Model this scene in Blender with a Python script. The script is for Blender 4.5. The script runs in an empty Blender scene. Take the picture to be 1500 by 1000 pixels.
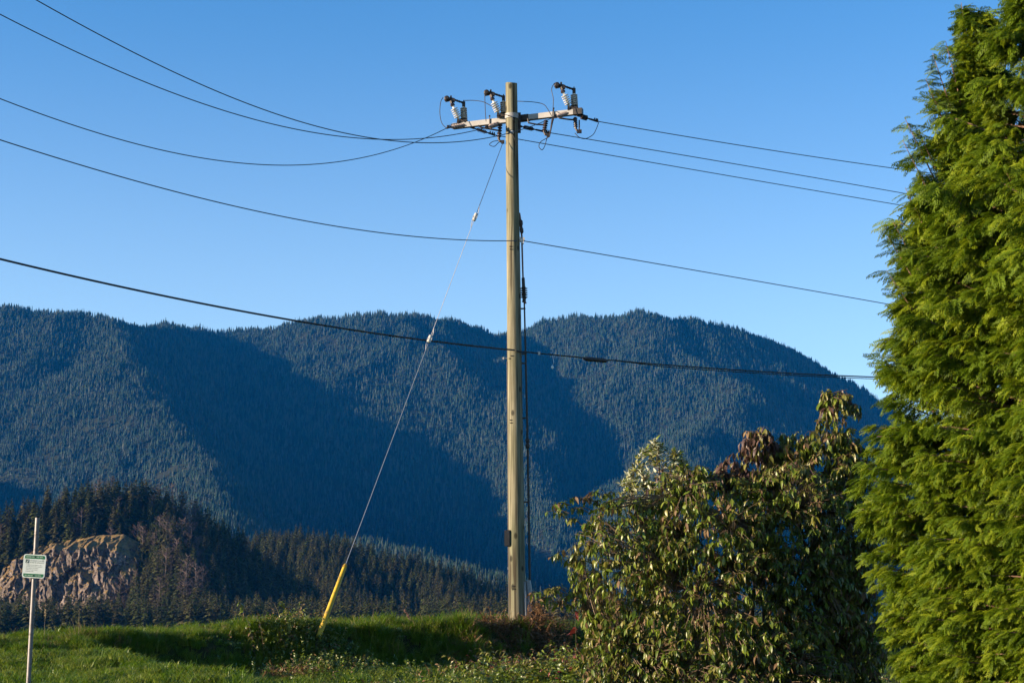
import bpy, math, random
import numpy as np
from mathutils import Vector, Matrix

R = math.radians
SC = bpy.context.scene
COL = SC.collection

# ------------------------------------------------------------------ camera
EYE = 1.7
FPX = 2500.0                      # focal length in pixels of the 1500 px wide photograph
PITCH = math.atan(450.0 / FPX)
cam = bpy.data.cameras.new('camera')
cam.lens = 60.0
cam.sensor_width = 36.0
cam.clip_start = 0.1
cam.clip_end = 20000.0
camo = bpy.data.objects.new('camera', cam)
COL.objects.link(camo)
camo.location = (0, 0, EYE)
camo.rotation_euler = (math.pi / 2 + PITCH, 0, 0)
SC.camera = camo

# ------------------------------------------------------------------ sky, sun, exposure
SUN_EL = R(11)
SUN_AZ = R(255)                   # clockwise from +Y: left of the view and a little behind it
w = bpy.data.worlds.new('World')
SC.world = w
w.use_nodes = True
nt = w.node_tree
nt.nodes.clear()
sky = nt.nodes.new('ShaderNodeTexSky')
sky.sky_type = 'NISHITA'
sky.sun_disc = False
sky.sun_elevation = SUN_EL
sky.sun_rotation = SUN_AZ
sky.altitude = 0
sky.air_density = 1.0
sky.dust_density = 0.0
sky.ozone_density = 5.0
bg = nt.nodes.new('ShaderNodeBackground')
bg.inputs[1].default_value = 0.088
wo = nt.nodes.new('ShaderNodeOutputWorld')
# clear-day whitening of the air towards the horizon, the same all round
wtc = nt.nodes.new('ShaderNodeTexCoord')
wsx = nt.nodes.new('ShaderNodeSeparateXYZ')
wmr = nt.nodes.new('ShaderNodeMapRange')
wmr.inputs[1].default_value = 0.0
wmr.inputs[2].default_value = 0.37
wmr.inputs[3].default_value = 1.0
wmr.inputs[4].default_value = 0.0
wpw = nt.nodes.new('ShaderNodeMath')
wpw.operation = 'POWER'
wpw.inputs[1].default_value = 1.5
wad = nt.nodes.new('ShaderNodeMix')
wad.data_type = 'RGBA'
wad.blend_type = 'ADD'
wad.clamp_result = False
wad.inputs[7].default_value = (3.0, 1.9, 0.75, 1)
nt.links.new(wtc.outputs['Generated'], wsx.inputs[0])
nt.links.new(wsx.outputs['Z'], wmr.inputs[0])
nt.links.new(wmr.outputs[0], wpw.inputs[0])
nt.links.new(wpw.outputs[0], wad.inputs[0])
nt.links.new(sky.outputs[0], wad.inputs[6])
wtn = nt.nodes.new('ShaderNodeMix')
wtn.data_type = 'RGBA'
wtn.blend_type = 'MULTIPLY'
wtn.inputs[0].default_value = 1.0
wtn.inputs[7].default_value = (0.86, 1.06, 1.07, 1)
nt.links.new(wad.outputs[2], wtn.inputs[6])
nt.links.new(wtn.outputs[2], bg.inputs[0])
nt.links.new(bg.outputs[0], wo.inputs[0])

sl = bpy.data.lights.new('sun', 'SUN')
sl.energy = 5.0
sl.angle = R(0.5)
sl.color = (1.0, 0.80, 0.55)
slo = bpy.data.objects.new('sun', sl)
COL.objects.link(slo)
sun_dir = Vector((math.sin(SUN_AZ) * math.cos(SUN_EL), math.cos(SUN_AZ) * math.cos(SUN_EL), math.sin(SUN_EL)))
slo.rotation_euler = sun_dir.to_track_quat('Z', 'Y').to_euler()
slo.location = (-40, -20, 60)

SC.view_settings.view_transform = 'Standard'
SC.view_settings.look = 'None'
SC.view_settings.gamma = 1
SC.view_settings.use_curve_mapping = False
SC.view_settings.exposure = 1.55
SC.render.engine = 'CYCLES'
SC.cycles.use_denoising = True
SC.cycles.max_bounces = 6
SC.cycles.diffuse_bounces = 2
SC.cycles.transmission_bounces = 3
SC.cycles.volume_bounces = 0
SC.cycles.caustics_reflective = False
SC.cycles.caustics_refractive = False
HAZE_DENSITY = 2.6e-5
HAZE_COLOR = (0.0, 0.265, 0.95)

# ------------------------------------------------------------------ helpers
_c, _s = math.cos(PITCH), math.sin(PITCH)


def at(u, v, y):
    """World point seen at photograph pixel (u, v) at distance y ahead."""
    dy = FPX * _c - (500 - v) * _s
    dz = FPX * _s + (500 - v) * _c
    k = y / dy
    return Vector(((u - 750) * k, y, EYE + dz * k))


def hash2(ix, iy, seed):
    ix = ix.astype(np.int64)
    iy = iy.astype(np.int64)
    h = (ix * 374761393 + iy * 668265263 + seed * 982451653) & 0xffffffff
    h = ((h ^ (h >> 13)) * 1274126177) & 0xffffffff
    h = ((h ^ (h >> 16)) * 2246822519) & 0xffffffff
    return ((h ^ (h >> 15)) & 0xffffff) / float(0xffffff)


def vnoise(x, y, seed=0):
    x = np.asarray(x, float)
    y = np.asarray(y, float)
    ix, iy = np.floor(x), np.floor(y)
    fx, fy = x - ix, y - iy

    def g(a, b):
        an = hash2(ix + a, iy + b, seed) * 2 * math.pi
        return np.cos(an) * (fx - a) + np.sin(an) * (fy - b)
    ux = fx ** 3 * (fx * (fx * 6 - 15) + 10)
    uy = fy ** 3 * (fy * (fy * 6 - 15) + 10)
    a = g(0, 0) * (1 - ux) + g(1, 0) * ux
    b = g(0, 1) * (1 - ux) + g(1, 1) * ux
    return (a * (1 - uy) + b * uy) * 1.5


def fbm(x, y, octaves=4, seed=0, ridged=False):
    t = 0
    amp = 1.0
    for i in range(octaves):
        n = vnoise(x, y, seed + i * 17)
        if ridged:
            n = 1 - 2 * np.abs(n)
        t = t + amp * n
        amp *= 0.5
        x = x * 2.03
        y = y * 2.03
    return t


def facets(x, y, seed):
    """Broken-rock relief: every irregular cell is a plane of its own height and tilt."""
    ix, iy = np.floor(x), np.floor(y)
    best = np.full(x.shape, 1e9)
    out = np.zeros(x.shape)
    for a in (-1, 0, 1):
        for b in (-1, 0, 1):
            cx, cy = ix + a, iy + b
            px, py = cx + hash2(cx, cy, seed), cy + hash2(cx, cy, seed + 1)
            dx, dy = x - px, y - py
            d = dx * dx + dy * dy
            h = (hash2(cx, cy, seed + 2) - .5) + (hash2(cx, cy, seed + 3) - .5) * 1.9 * dx + (hash2(cx, cy, seed + 4) - .5) * 1.9 * dy
            m = d < best
            best = np.where(m, d, best)
            out = np.where(m, h, out)
    return out


def sstep(a, b, x):
    t = np.clip((x - a) / (b - a), 0, 1)
    return t * t * (3 - 2 * t)


MATS = {}


def mat(name, col=(0.5, 0.5, 0.5), rough=0.6, metal=0.0, spec=0.4):
    if name in MATS:
        return MATS[name]
    m = bpy.data.materials.new(name)
    m.use_nodes = True
    p = m.node_tree.nodes['Principled BSDF']
    p.inputs['Base Color'].default_value = (*col, 1)
    p.inputs['Roughness'].default_value = rough
    p.inputs['Metallic'].default_value = metal
    p.inputs['Specular IOR Level'].default_value = spec
    MATS[name] = m
    return m


def mottled(name, c1, c2, scale=4.0, rough=0.6, metal=0.0, stretch=(1, 1, 1), bump=0.0, spec=0.4, lo=0.35, hi=0.65, c3=None, coords='Object', detail=6):
    """Principled material with two colours mixed by noise, an optional third in small spots, and bump."""
    m = mat(name, c1, rough, metal, spec)
    t = m.node_tree
    N = t.nodes
    L = t.links
    p = N['Principled BSDF']
    tc = N.new('ShaderNodeTexCoord')
    mp = N.new('ShaderNodeMapping')
    mp.inputs['Scale'].default_value = stretch
    L.new(tc.outputs[coords], mp.inputs[0])
    n = N.new('ShaderNodeTexNoise')
    n.inputs['Scale'].default_value = scale
    n.inputs['Detail'].default_value = detail
    n.inputs['Roughness'].default_value = 0.65
    L.new(mp.outputs[0], n.inputs['Vector'])
    r = N.new('ShaderNodeValToRGB')
    r.color_ramp.elements[0].position = lo
    r.color_ramp.elements[1].position = hi
    r.color_ramp.elements[0].color = (*c1, 1)
    r.color_ramp.elements[1].color = (*c2, 1)
    L.new(n.outputs[0], r.inputs[0])
    out = r.outputs[0]
    if c3:
        n2 = N.new('ShaderNodeTexNoise')
        n2.inputs['Scale'].default_value = scale * 2.7
        n2.inputs['Detail'].default_value = 4
        L.new(mp.outputs[0], n2.inputs['Vector'])
        r2 = N.new('ShaderNodeValToRGB')
        r2.color_ramp.elements[0].position = 0.58
        r2.color_ramp.elements[1].position = 0.68
        r2.color_ramp.elements[0].color = (0, 0, 0, 1)
        r2.color_ramp.elements[1].color = (1, 1, 1, 1)
        L.new(n2.outputs[0], r2.inputs[0])
        mx = N.new('ShaderNodeMix')
        mx.data_type = 'RGBA'
        L.new(r2.outputs[0], mx.inputs[0])
        L.new(out, mx.inputs[6])
        mx.inputs[7].default_value = (*c3, 1)
        out = mx.outputs[2]
    L.new(out, p.inputs['Base Color'])
    if bump:
        b = N.new('ShaderNodeBump')
        b.inputs['Strength'].default_value = bump
        b.inputs['Distance'].default_value = 0.02
        L.new(n.outputs[0], b.inputs['Height'])
        L.new(b.outputs[0], p.inputs['Normal'])
    return m


def leafy(name, c1, c2, trans=0.35, rough=0.5, spec=0.35, c3=None, tcol=None):
    """Foliage: colour varies per object or instance, and light passes through the blade."""
    if name in MATS:
        return MATS[name]
    m = mat(name, c1, rough, 0, spec)
    t = m.node_tree
    N, L = t.nodes, t.links
    p = N['Principled BSDF']
    oi = N.new('ShaderNodeObjectInfo')
    r = N.new('ShaderNodeValToRGB')
    e = r.color_ramp.elements
    e[0].color = (*c1, 1)
    e[1].color = (*c2, 1)
    e[1].position = 0.8 if c3 else 1.0
    if c3:
        x = e.new(0.96)
        x.color = (*c3, 1)
    geo = N.new('ShaderNodeNewGeometry')
    wn = N.new('ShaderNodeMath')
    wn.operation = 'ADD'
    L.new(oi.outputs['Random'], wn.inputs[0])
    L.new(geo.outputs['Random Per Island'], wn.inputs[1])
    fr = N.new('ShaderNodeMath')
    fr.operation = 'FRACT'
    L.new(wn.outputs[0], fr.inputs[0])
    L.new(fr.outputs[0], r.inputs[0])
    L.new(r.outputs[0], p.inputs['Base Color'])
    tr = N.new('ShaderNodeBsdfTranslucent')
    if tcol:
        mm = N.new('ShaderNodeMix')
        mm.data_type = 'RGBA'
        mm.blend_type = 'MULTIPLY'
        mm.inputs[0].default_value = 1
        L.new(r.outputs[0], mm.inputs[6])
        mm.inputs[7].default_value = (*tcol, 1)
        L.new(mm.outputs[2], tr.inputs[0])
    else:
        L.new(r.outputs[0], tr.inputs[0])
    mx = N.new('ShaderNodeMixShader')
    mx.inputs[0].default_value = trans
    L.new(p.outputs[0], mx.inputs[1])
    L.new(tr.outputs[0], mx.inputs[2])
    L.new(mx.outputs[0], N['Material Output'].inputs[0])
    return m


ORG = {}


def tag(o, label=None, cat=None, group=None, kind=None):
    if label:
        o['label'] = label
    if cat:
        o['category'] = cat
    if group:
        o['group'] = group
    if kind:
        o['kind'] = kind
    return o


def thing(name, label, cat, loc=(0, 0, 0), group=None):
    o = bpy.data.objects.new(name, None)
    COL.objects.link(o)
    o.location = loc
    o.empty_display_size = 0.2
    tag(o, label, cat, group)
    ORG[o.name] = Vector(loc)
    return o


def link_mesh(name, me, parent=None, coll=None):
    o = bpy.data.objects.new(name, me)
    (coll or COL).objects.link(o)
    if parent:
        o.parent = parent
        ORG[o.name] = ORG[parent.name]
    return o


def np_mesh(name, verts, faces, mats=(), smooth=False, midx=None):
    me = bpy.data.meshes.new(name)
    if isinstance(faces, np.ndarray):
        nf, k = faces.shape
        me.vertices.add(len(verts))
        me.vertices.foreach_set('co', np.asarray(verts, np.float32).ravel())
        me.loops.add(nf * k)
        me.loops.foreach_set('vertex_index', faces.astype(np.int32).ravel())
        me.polygons.add(nf)
        me.polygons.foreach_set('loop_start', np.arange(0, nf * k, k, dtype=np.int32))
        me.polygons.foreach_set('loop_total', np.full(nf, k, np.int32))
        if midx is not None:
            me.polygons.foreach_set('material_index', np.asarray(midx, np.int32))
        me.update(calc_edges=True)
        me.validate()
    else:
        me.from_pydata([tuple(v) for v in verts], [], faces)
        if midx is not None:
            me.polygons.foreach_set('material_index', np.asarray(midx, np.int32))
        me.update()
    for m in mats:
        me.materials.append(m)
    if smooth:
        me.shade_smooth()
    return me


def basis(d):
    d = Vector(d).normalized()
    a = Vector((0, 0, 1)) if abs(d.z) < 0.9 else Vector((1, 0, 0))
    x = d.cross(a).normalized()
    y = d.cross(x).normalized()
    return x, y, d


class MB:
    """Collects shapes in world coordinates and links them as one mesh."""

    def __init__(self):
        self.v = []
        self.f = []

    def box(self, c, size, rot=None):
        c = Vector(c)
        n = len(self.v)
        for sx in (-1, 1):
            for sy in (-1, 1):
                for sz in (-1, 1):
                    p = Vector((sx * size[0] / 2, sy * size[1] / 2, sz * size[2] / 2))
                    if rot is not None:
                        p = rot @ p
                    self.v.append(c + p)
        for q in ((0, 1, 3, 2), (4, 6, 7, 5), (0, 4, 5, 1), (2, 3, 7, 6), (0, 2, 6, 4), (1, 5, 7, 3)):
            self.f.append(tuple(n + i for i in q))
        return self

    def beam(self, p0, p1, wdt, hgt):
        """Box beam from p0 to p1, hgt vertical."""
        p0, p1 = Vector(p0), Vector(p1)
        d = (p1 - p0)
        ln = d.length
        d.normalize()
        side = d.cross(Vector((0, 0, 1)))
        if side.length < 1e-3:
            side = Vector((1, 0, 0))
        side.normalize()
        up = side.cross(d)
        m = Matrix((d, side, up)).transposed()
        return self.box((p0 + p1) / 2, (ln, wdt, hgt), m)

    def tube(self, pts, r, n=6, cap=True):
        pts = [Vector(p) for p in pts]
        rs = r if hasattr(r, '__len__') else [r] * len(pts)
        base = len(self.v)
        x = None
        for i, p in enumerate(pts):
            d = (pts[min(i + 1, len(pts) - 1)] - pts[max(i - 1, 0)])
            if d.length < 1e-9:
                d = Vector((0, 0, 1))
            d.normalize()
            if x is None:
                x, _, _ = basis(d)
            x = (x - d * x.dot(d))
            if x.length < 1e-6:
                x, _, _ = basis(d)
            x.normalize()
            y = d.cross(x)
            for k in range(n):
                a = 2 * math.pi * k / n
                self.v.append(p + (x * math.cos(a) + y * math.sin(a)) * rs[i])
        for i in range(len(pts) - 1):
            for k in range(n):
                a = base + i * n + k
                b = base + i * n + (k + 1) % n
                self.f.append((a, b, b + n, a + n))
        if cap:
            self.f.append(tuple(base + k for k in reversed(range(n))))
            e = base + (len(pts) - 1) * n
            self.f.append(tuple(e + k for k in range(n)))
        return self

    def lathe(self, p0, p1, prof, n=14):
        """prof: (fraction along p0-p1, radius)."""
        p0, p1 = Vector(p0), Vector(p1)
        x, y, d = basis(p1 - p0)
        ln = (p1 - p0).length
        base = len(self.v)
        for t, r in prof:
            for k in range(n):
                a = 2 * math.pi * k / n
                self.v.append(p0 + d * (t * ln) + (x * math.cos(a) + y * math.sin(a)) * r)
        for i in range(len(prof) - 1):
            for k in range(n):
                a = base + i * n + k
                b = base + i * n + (k + 1) % n
                self.f.append((a, b, b + n, a + n))
        self.f.append(tuple(base + k for k in reversed(range(n))))
        e = base + (len(prof) - 1) * n
        self.f.append(tuple(e + k for k in range(n)))
        return self

    def build(self, name, m, parent=None, smooth=False):
        o = ORG[parent.name] if parent else Vector((0, 0, 0))
        me = bpy.data.meshes.new(name)
        me.from_pydata([tuple(v - o) for v in self.v], [], self.f)
        me.materials.append(m)
        me.update()
        if smooth:
            me.shade_smooth()
            try:
                me.set_sharp_from_angle(angle=R(40))
            except Exception:
                pass
        return link_mesh(name, me, parent)


PROTO = {}


def proto_collection(key, meshes):
    c = bpy.data.collections.new('source_' + key)
    for i, me in enumerate(meshes):
        o = bpy.data.objects.new('%s_%03d' % (key, i), me)
        c.objects.link(o)
    PROTO[key] = c
    return c


_SG = {}


def scatter(name, coll, pts, rots, scl, idx, parent=None):
    """Instances of the meshes in coll at pts (geometry nodes)."""
    me = bpy.data.meshes.new(name)
    n = len(pts)
    me.vertices.add(n)
    me.vertices.foreach_set('co', np.asarray(pts, np.float32).ravel())
    a = me.attributes.new('turn', 'FLOAT_VECTOR', 'POINT')
    a.data.foreach_set('vector', np.asarray(rots, np.float32).ravel())
    a = me.attributes.new('size', 'FLOAT_VECTOR', 'POINT')
    s = np.asarray(scl, np.float32)
    if s.ndim == 1:
        s = np.repeat(s[:, None], 3, 1)
    a.data.foreach_set('vector', s.ravel())
    a = me.attributes.new('pick', 'INT', 'POINT')
    a.data.foreach_set('value', np.asarray(idx, np.int32))
    o = link_mesh(name, me, parent)
    g = _SG.get(coll.name)
    if g is None:
        g = bpy.data.node_groups.new('scatter_' + coll.name, 'GeometryNodeTree')
        g.interface.new_socket('Geometry', in_out='INPUT', socket_type='NodeSocketGeometry')
        g.interface.new_socket('Geometry', in_out='OUTPUT', socket_type='NodeSocketGeometry')
        N, L = g.nodes, g.links
        gi, go = N.new('NodeGroupInput'), N.new('NodeGroupOutput')
        ci = N.new('GeometryNodeCollectionInfo')
        ci.inputs['Collection'].default_value = coll
        ci.inputs['Separate Children'].default_value = True
        ci.inputs['Reset Children'].default_value = True
        ip = N.new('GeometryNodeInstanceOnPoints')
        ip.inputs['Pick Instance'].default_value = True

        def attr(nm, t):
            x = N.new('GeometryNodeInputNamedAttribute')
            x.data_type = t
            x.inputs['Name'].default_value = nm
            return x
        er = N.new('FunctionNodeEulerToRotation')
        L.new(attr('turn', 'FLOAT_VECTOR').outputs[0], er.inputs[0])
        L.new(gi.outputs[0], ip.inputs['Points'])
        L.new(ci.outputs[0], ip.inputs['Instance'])
        L.new(attr('pick', 'INT').outputs[0], ip.inputs['Instance Index'])
        L.new(er.outputs[0], ip.inputs['Rotation'])
        L.new(attr('size', 'FLOAT_VECTOR').outputs[0], ip.inputs['Scale'])
        L.new(ip.outputs[0], go.inputs[0])
        _SG[coll.name] = g
    md = o.modifiers.new('scatter', 'NODES')
    md.node_group = g
    return o


# ================================================================== LARGE STRUCTURE
# ------------------------------------------------------------------ foreground ground and valley floor
CREST = [(-60, 14.0), (-14, 24.5), (-8.4, 28.2), (-6.3, 30.0), (-3.6, 32.3), (-1.5, 34.2), (0.0, 35.2), (4.0, 36.8), (12, 38.5), (60, 46)]
CREST_Z = [(-60, 1.6), (-14, 1.75), (-8.4, 1.76), (-6.3, 1.92), (-3.6, 2.04), (-1.5, 2.06), (0.0, 2.06), (4.0, 2.10), (12, 2.2), (60, 2.2)]


def ground_z(x, y):
    x = np.asarray(x, float)
    y = np.asarray(y, float)
    lawn = 1.53 + 0.094 * (y - 27) + 0.05 * (np.clip(x, -11, 0) + 6.3)
    fold = (x + 6.3) * 0.83 + (y - 27) * 0.55 + 0.25 * vnoise(x * 0.6, y * 0.6, 8)      # the lawn breaks off into a ditch along this line
    lawn = lawn + 0.2 * sstep(-6.4, -8.2, x) * sstep(23, 28, y)
    lawn = lawn - 0.5 * sstep(0, 1.2, fold) - 0.075 * np.clip(fold - 0.8, 0, 9)
    lawn = 0.5 * (lawn + np.sqrt(lawn * lawn + 0.02))
    lawn = lawn * sstep(60, 40, y)
    cy = np.interp(x, [p[0] for p in CREST], [p[1] for p in CREST])
    cz = np.interp(x, [p[0] for p in CREST_Z], [p[1] for p in CREST_Z])
    d = (y - cy) * 0.8                                    # metres behind the crest line
    d = d + 0.22 * vnoise(x * 0.7, y * 0.7, 5)
    t = sstep(-1.05, 0.05, d)
    top = np.maximum(cz, lawn * sstep(4, 1, d)) + 0.015 * np.clip(d, 0, 6)
    z = lawn * (1 - t) + top * t
    back = sstep(9, 26, d)
    z = z * (1 - back) - 0.8 * back
    near = sstep(80, 45, np.hypot(x, y - 15))
    z = z + near * (0.03 * fbm(x * 1.3, y * 1.3, 3, 9) + 0.05 * vnoise(x * 0.35, y * 0.35, 12))
    return z


def axis(segs):
    out = []
    for a, b, st in segs:
        out.extend(np.arange(a, b, st))
    out.append(segs[-1][1])
    return np.array(out)


gx = axis([(-2600, -600, 200), (-600, -120, 40), (-120, -30, 6), (-30, -12, 0.8), (-12, 8, 0.2), (8, 30, 0.8), (30, 120, 6), (120, 600, 40), (600, 2600, 200)])
gy = axis([(-60, -10, 5), (-10, 18, 0.9), (18, 40, 0.2), (40, 60, 1.0), (60, 200, 10), (200, 1000, 80), (1000, 7000, 300)])
GX, GY = np.meshgrid(gx, gy)
GZ = ground_z(GX, GY)


def grid_faces(nx, ny):
    i = np.arange(nx * ny).reshape(ny, nx)
    return np.stack([i[:-1, :-1].ravel(), i[:-1, 1:].ravel(), i[1:, 1:].ravel(), i[1:, :-1].ravel()], 1)


earth = mottled('earth_and_turf', (0.022, 0.020, 0.010), (0.030, 0.045, 0.012), 1.2, 0.95, coords='Object', c3=(0.06, 0.042, 0.022), spec=0.1)
g = link_mesh('ground', np_mesh('ground', np.stack([GX.ravel(), GY.ravel(), GZ.ravel()], 1), grid_faces(len(gx), len(gy)), [earth], True))
tag(g, 'grassy ground with a low bank running across the view', None, None, 'structure')

# gravel path behind the left end of the bank
pc = np.array([(-30, 18.0), (-15.0, 26.6), (-11.0, 29.0), (-9.3, 30.6), (-9.0, 33.0), (-9.5, 37.0), (-11, 42.0)])
tt = np.linspace(0, len(pc) - 1, 60)
px = np.interp(tt, np.arange(len(pc)), pc[:, 0])
py = np.interp(tt, np.arange(len(pc)), pc[:, 1])
dx, dy = np.gradient(px), np.gradient(py)
ln = np.hypot(dx, dy)
nx_, ny_ = -dy / ln, dx / ln
vs = []
for k in np.linspace(-1.3, 1.3, 9):
    X = px + nx_ * k
    Y = py + ny_ * k
    vs.append(np.stack([X, Y, ground_z(X, Y) + 0.02 + 0.03 * math.cos(k)], 1))
vs = np.stack(vs, 1).reshape(-1, 3)
gravel = mottled('gravel', (0.24, 0.19, 0.15), (0.42, 0.34, 0.28), 30, 0.95, bump=0.6, c3=(0.14, 0.11, 0.09))
tag(link_mesh('gravel_path', np_mesh('gravel_path', vs, grid_faces(9, 60), [gravel], True)), 'pale gravel path along the top of the bank', None, None, 'structure')


# ------------------------------------------------------------------ mountains
def ridge(pts, dv=8):
    return [at(u, v + dv, d) for u, v, d in pts]


RIDGES = [
    # (crest points, fall per metre)
    (ridge([(-420, 455, 5100), (-250, 450, 5000), (0, 456, 4900), (100, 457, 4850), (170, 473, 4800), (235, 480, 5050), (300, 487, 5350), (360, 485, 5350), (400, 482, 5300), (470, 468, 5230),
            (550, 459, 5200), (620, 466, 5230), (680, 480, 5400), (715, 492, 5600)]), 0.62),
    (ridge([(700, 498, 5650), (730, 490, 5600), (770, 484, 5500), (830, 469, 5480), (900, 461, 5380), (950, 463, 5320), (1050, 480, 5380), (1100, 494, 5480), (1150, 515, 5600), (1188, 542, 5720),
            (1212, 572, 5800), (1238, 612, 5850), (1280, 680, 5950), (1350, 790, 6050)]), 0.7),
    (ridge([(170, 473, 4800), (171, 492, 4620), (176, 512, 4420), (186, 538, 4260), (205, 578, 4060), (240, 628, 3800), (285, 688, 3450), (305, 730, 3050), (320, 780, 2600)]), 0.66),
    (ridge([(-120, 452, 5000), (-160, 540, 4500), (-200, 620, 4000), (-230, 720, 3400)]), 0.6),
    (ridge([(560, 460, 5200), (600, 480, 5080), (645, 512, 4920), (695, 556, 4730), (733, 600, 4550), (760, 650, 4350), (785, 720, 4000), (810, 800, 3400)]), 0.66),
    (ridge([(905, 461, 5380), (945, 482, 5220), (1005, 520, 5020), (1062, 565, 4780), (1040, 612, 4480), (1000, 655, 4150), (965, 700, 3800), (950, 760, 3300)]), 0.66),
    (ridge([(450, 790, 2900), (520, 798, 2700), (620, 816, 2450), (735, 852, 2100)]), 0.56),
    ([Vector(p) for p in ((-3400, 4000, 950), (-2600, 3700, 700), (-2100, 3300, 530), (-1750, 3000, 385), (-1450, 2600, 240), (-1200, 2200, 60))], 0.55),
]
mx_ = np.arange(-2560, 2561, 20.0)
my_ = np.arange(1900, 6901, 20.0)
MX, MY = np.meshgrid(mx_, my_)


def mountain_z(X, Y):
    # warp so that crests and gullies are not ruler-straight
    wx = X + 50 * fbm(X / 420, Y / 420, 3, 31) + 14 * fbm(X / 90, Y / 90, 2, 33)
    wy = Y + 50 * fbm(X / 420, Y / 420, 3, 41) + 14 * fbm(X / 90, Y / 90, 2, 43)
    Z = np.full(X.shape, -40.0)
    for pts, fall in RIDGES:
        best = np.full(X.shape, -1e9)
        for a, b in zip(pts[:-1], pts[1:]):
            ex, ey = b.x - a.x, b.y - a.y
            L2 = ex * ex + ey * ey
            # crest warps less than the flanks
            qx, qy = (X * 0.6 + wx * 0.4), (Y * 0.6 + wy * 0.4)
            t = np.clip(((qx - a.x) * ex + (qy - a.y) * ey) / L2, 0, 1)
            dist = np.hypot(qx - (a.x + t * ex), qy - (a.y + t * ey))
            z = a.z + t * (b.z - a.z) - fall * (np.sqrt(dist * dist + 30 ** 2) - 30)
            best = np.maximum(best, z)
        Z = np.maximum(Z, best)
    gul = fbm(X / 210, Y / 300, 4, 51, ridged=True)
    Z = Z + np.clip(Z, 0, 300) / 300 * (16 * gul + 7 * fbm(X / 70, Y / 70, 3, 61))
    return Z


MZ = mountain_z(MX, MY)
forest_floor = mottled('forest_floor', (0.018, 0.020, 0.012), (0.030, 0.034, 0.018), 0.02, 0.95, spec=0.05)
tag(link_mesh('mountains', np_mesh('mountains', np.stack([MX.ravel(), MY.ravel(), MZ.ravel()], 1), grid_faces(len(mx_), len(my_)), [forest_floor], True)),
    'long forested mountain ridge under the sky', None, None, 'structure')


def bilin(X0, Y0, st, Z, x, y):
    i = np.clip(((x - X0) / st).astype(int), 0, Z.shape[1] - 2)
    j = np.clip(((y - Y0) / st).astype(int), 0, Z.shape[0] - 2)
    fx = (x - X0) / st - i
    fy = (y - Y0) / st - j
    return Z[j, i] * (1 - fx) * (1 - fy) + Z[j, i + 1] * fx * (1 - fy) + Z[j + 1, i] * (1 - fx) * fy + Z[j + 1, i + 1] * fx * fy


# ------------------------------------------------------------------ wooded knoll with the rock face
KR = [
    (ridge([(-330, 940, 1020), (-200, 880, 1040), (-90, 836, 1050), (0, 800, 1060), (50, 783, 1065), (100, 764, 1070), (150, 757, 1075), (200, 758, 1080), (250, 773, 1090), (300, 812, 1095), (350, 845, 1100),
            (400, 872, 1105), (470, 905, 1110), (540, 940, 1120)], 0), 0.75),
    (ridge([(200, 772, 1080), (230, 800, 1040), (250, 840, 1000), (262, 890, 960), (270, 930, 930)], 0), 0.8),
    (ridge([(320, 830, 1560), (380, 814, 1500), (430, 805, 1470), (480, 812, 1450), (540, 828, 1430), (600, 842, 1420), (660, 858, 1410), (720, 878, 1400), (800, 905, 1400), (900, 945, 1400)], 0), 0.5),
    (ridge([(430, 806, 1470), (470, 850, 1380), (500, 890, 1300), (520, 935, 1220)], 0), 0.55),
    (ridge([(600, 842, 1420), (640, 880, 1350), (660, 930, 1280)], 0), 0.55),
]
kx = np.arange(-600, 301, 6.0)
ky = np.arange(820, 1781, 6.0)
KX, KY = np.meshgrid(kx, ky)


def knoll_z(X, Y):
    qx = X + 7 * fbm(X / 45, Y / 45, 3, 71)
    qy = Y + 7 * fbm(X / 45, Y / 45, 3, 73)
    Z = np.full(X.shape, -6.0)
    for pts, fall in KR:
        for a, b in zip(pts[:-1], pts[1:]):
            ex, ey = b.x - a.x, b.y - a.y
            t = np.clip(((qx - a.x) * ex + (qy - a.y) * ey) / (ex * ex + ey * ey), 0, 1)
            dist = np.hypot(qx - (a.x + t * ex), qy - (a.y + t * ey))
            Z = np.maximum(Z, a.z + t * (b.z - a.z) - fall * (np.sqrt(dist * dist + 36) - 6))
    # the rock face: the slope below its brow is cut back
    cut = sstep(-350, -325, X) * sstep(-205, -228, X) * sstep(1062, 1040, Y)
    Z = Z - cut * np.clip(Z - 6, 0, 12)
    return Z + np.clip(Z, 0, 30) / 30 * 1.6 * fbm(X / 25, Y / 25, 3, 77)


KZ = knoll_z(KX, KY)
tag(link_mesh('wooded_hill', np_mesh('wooded_hill', np.stack([KX.ravel(), KY.ravel(), KZ.ravel()], 1), grid_faces(len(kx), len(ky)), [forest_floor], True)),
    'low wooded knoll in front of the mountains', None, None, 'structure')

# rock face
NS, NT = 300, 190
S_, T_ = np.meshgrid(np.linspace(-0.06, 1.06, NS), np.linspace(-0.05, 1.0, NT))
rx0 = -312 + 98 * S_
zt = 70 - 12 * np.clip(0.42 - S_, 0, 1) ** 1.3 * 3.0 - 16 * np.clip(S_ - 0.78, 0, 1) * 3
rz0 = 6 + (zt - 6) * T_
prof = 992 + 36 * np.clip(T_, 0, 1) ** 1.5 + 26 * np.clip(T_ - 0.84, 0, 1) * 6
edge = np.clip(np.abs(S_ - 0.5) * 2 - 0.72, 0, 1)
ry0 = prof - 46 * (S_ - 0.5) + 110 * edge ** 2 - 3 * np.cos((S_ - 0.45) * 5)
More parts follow.
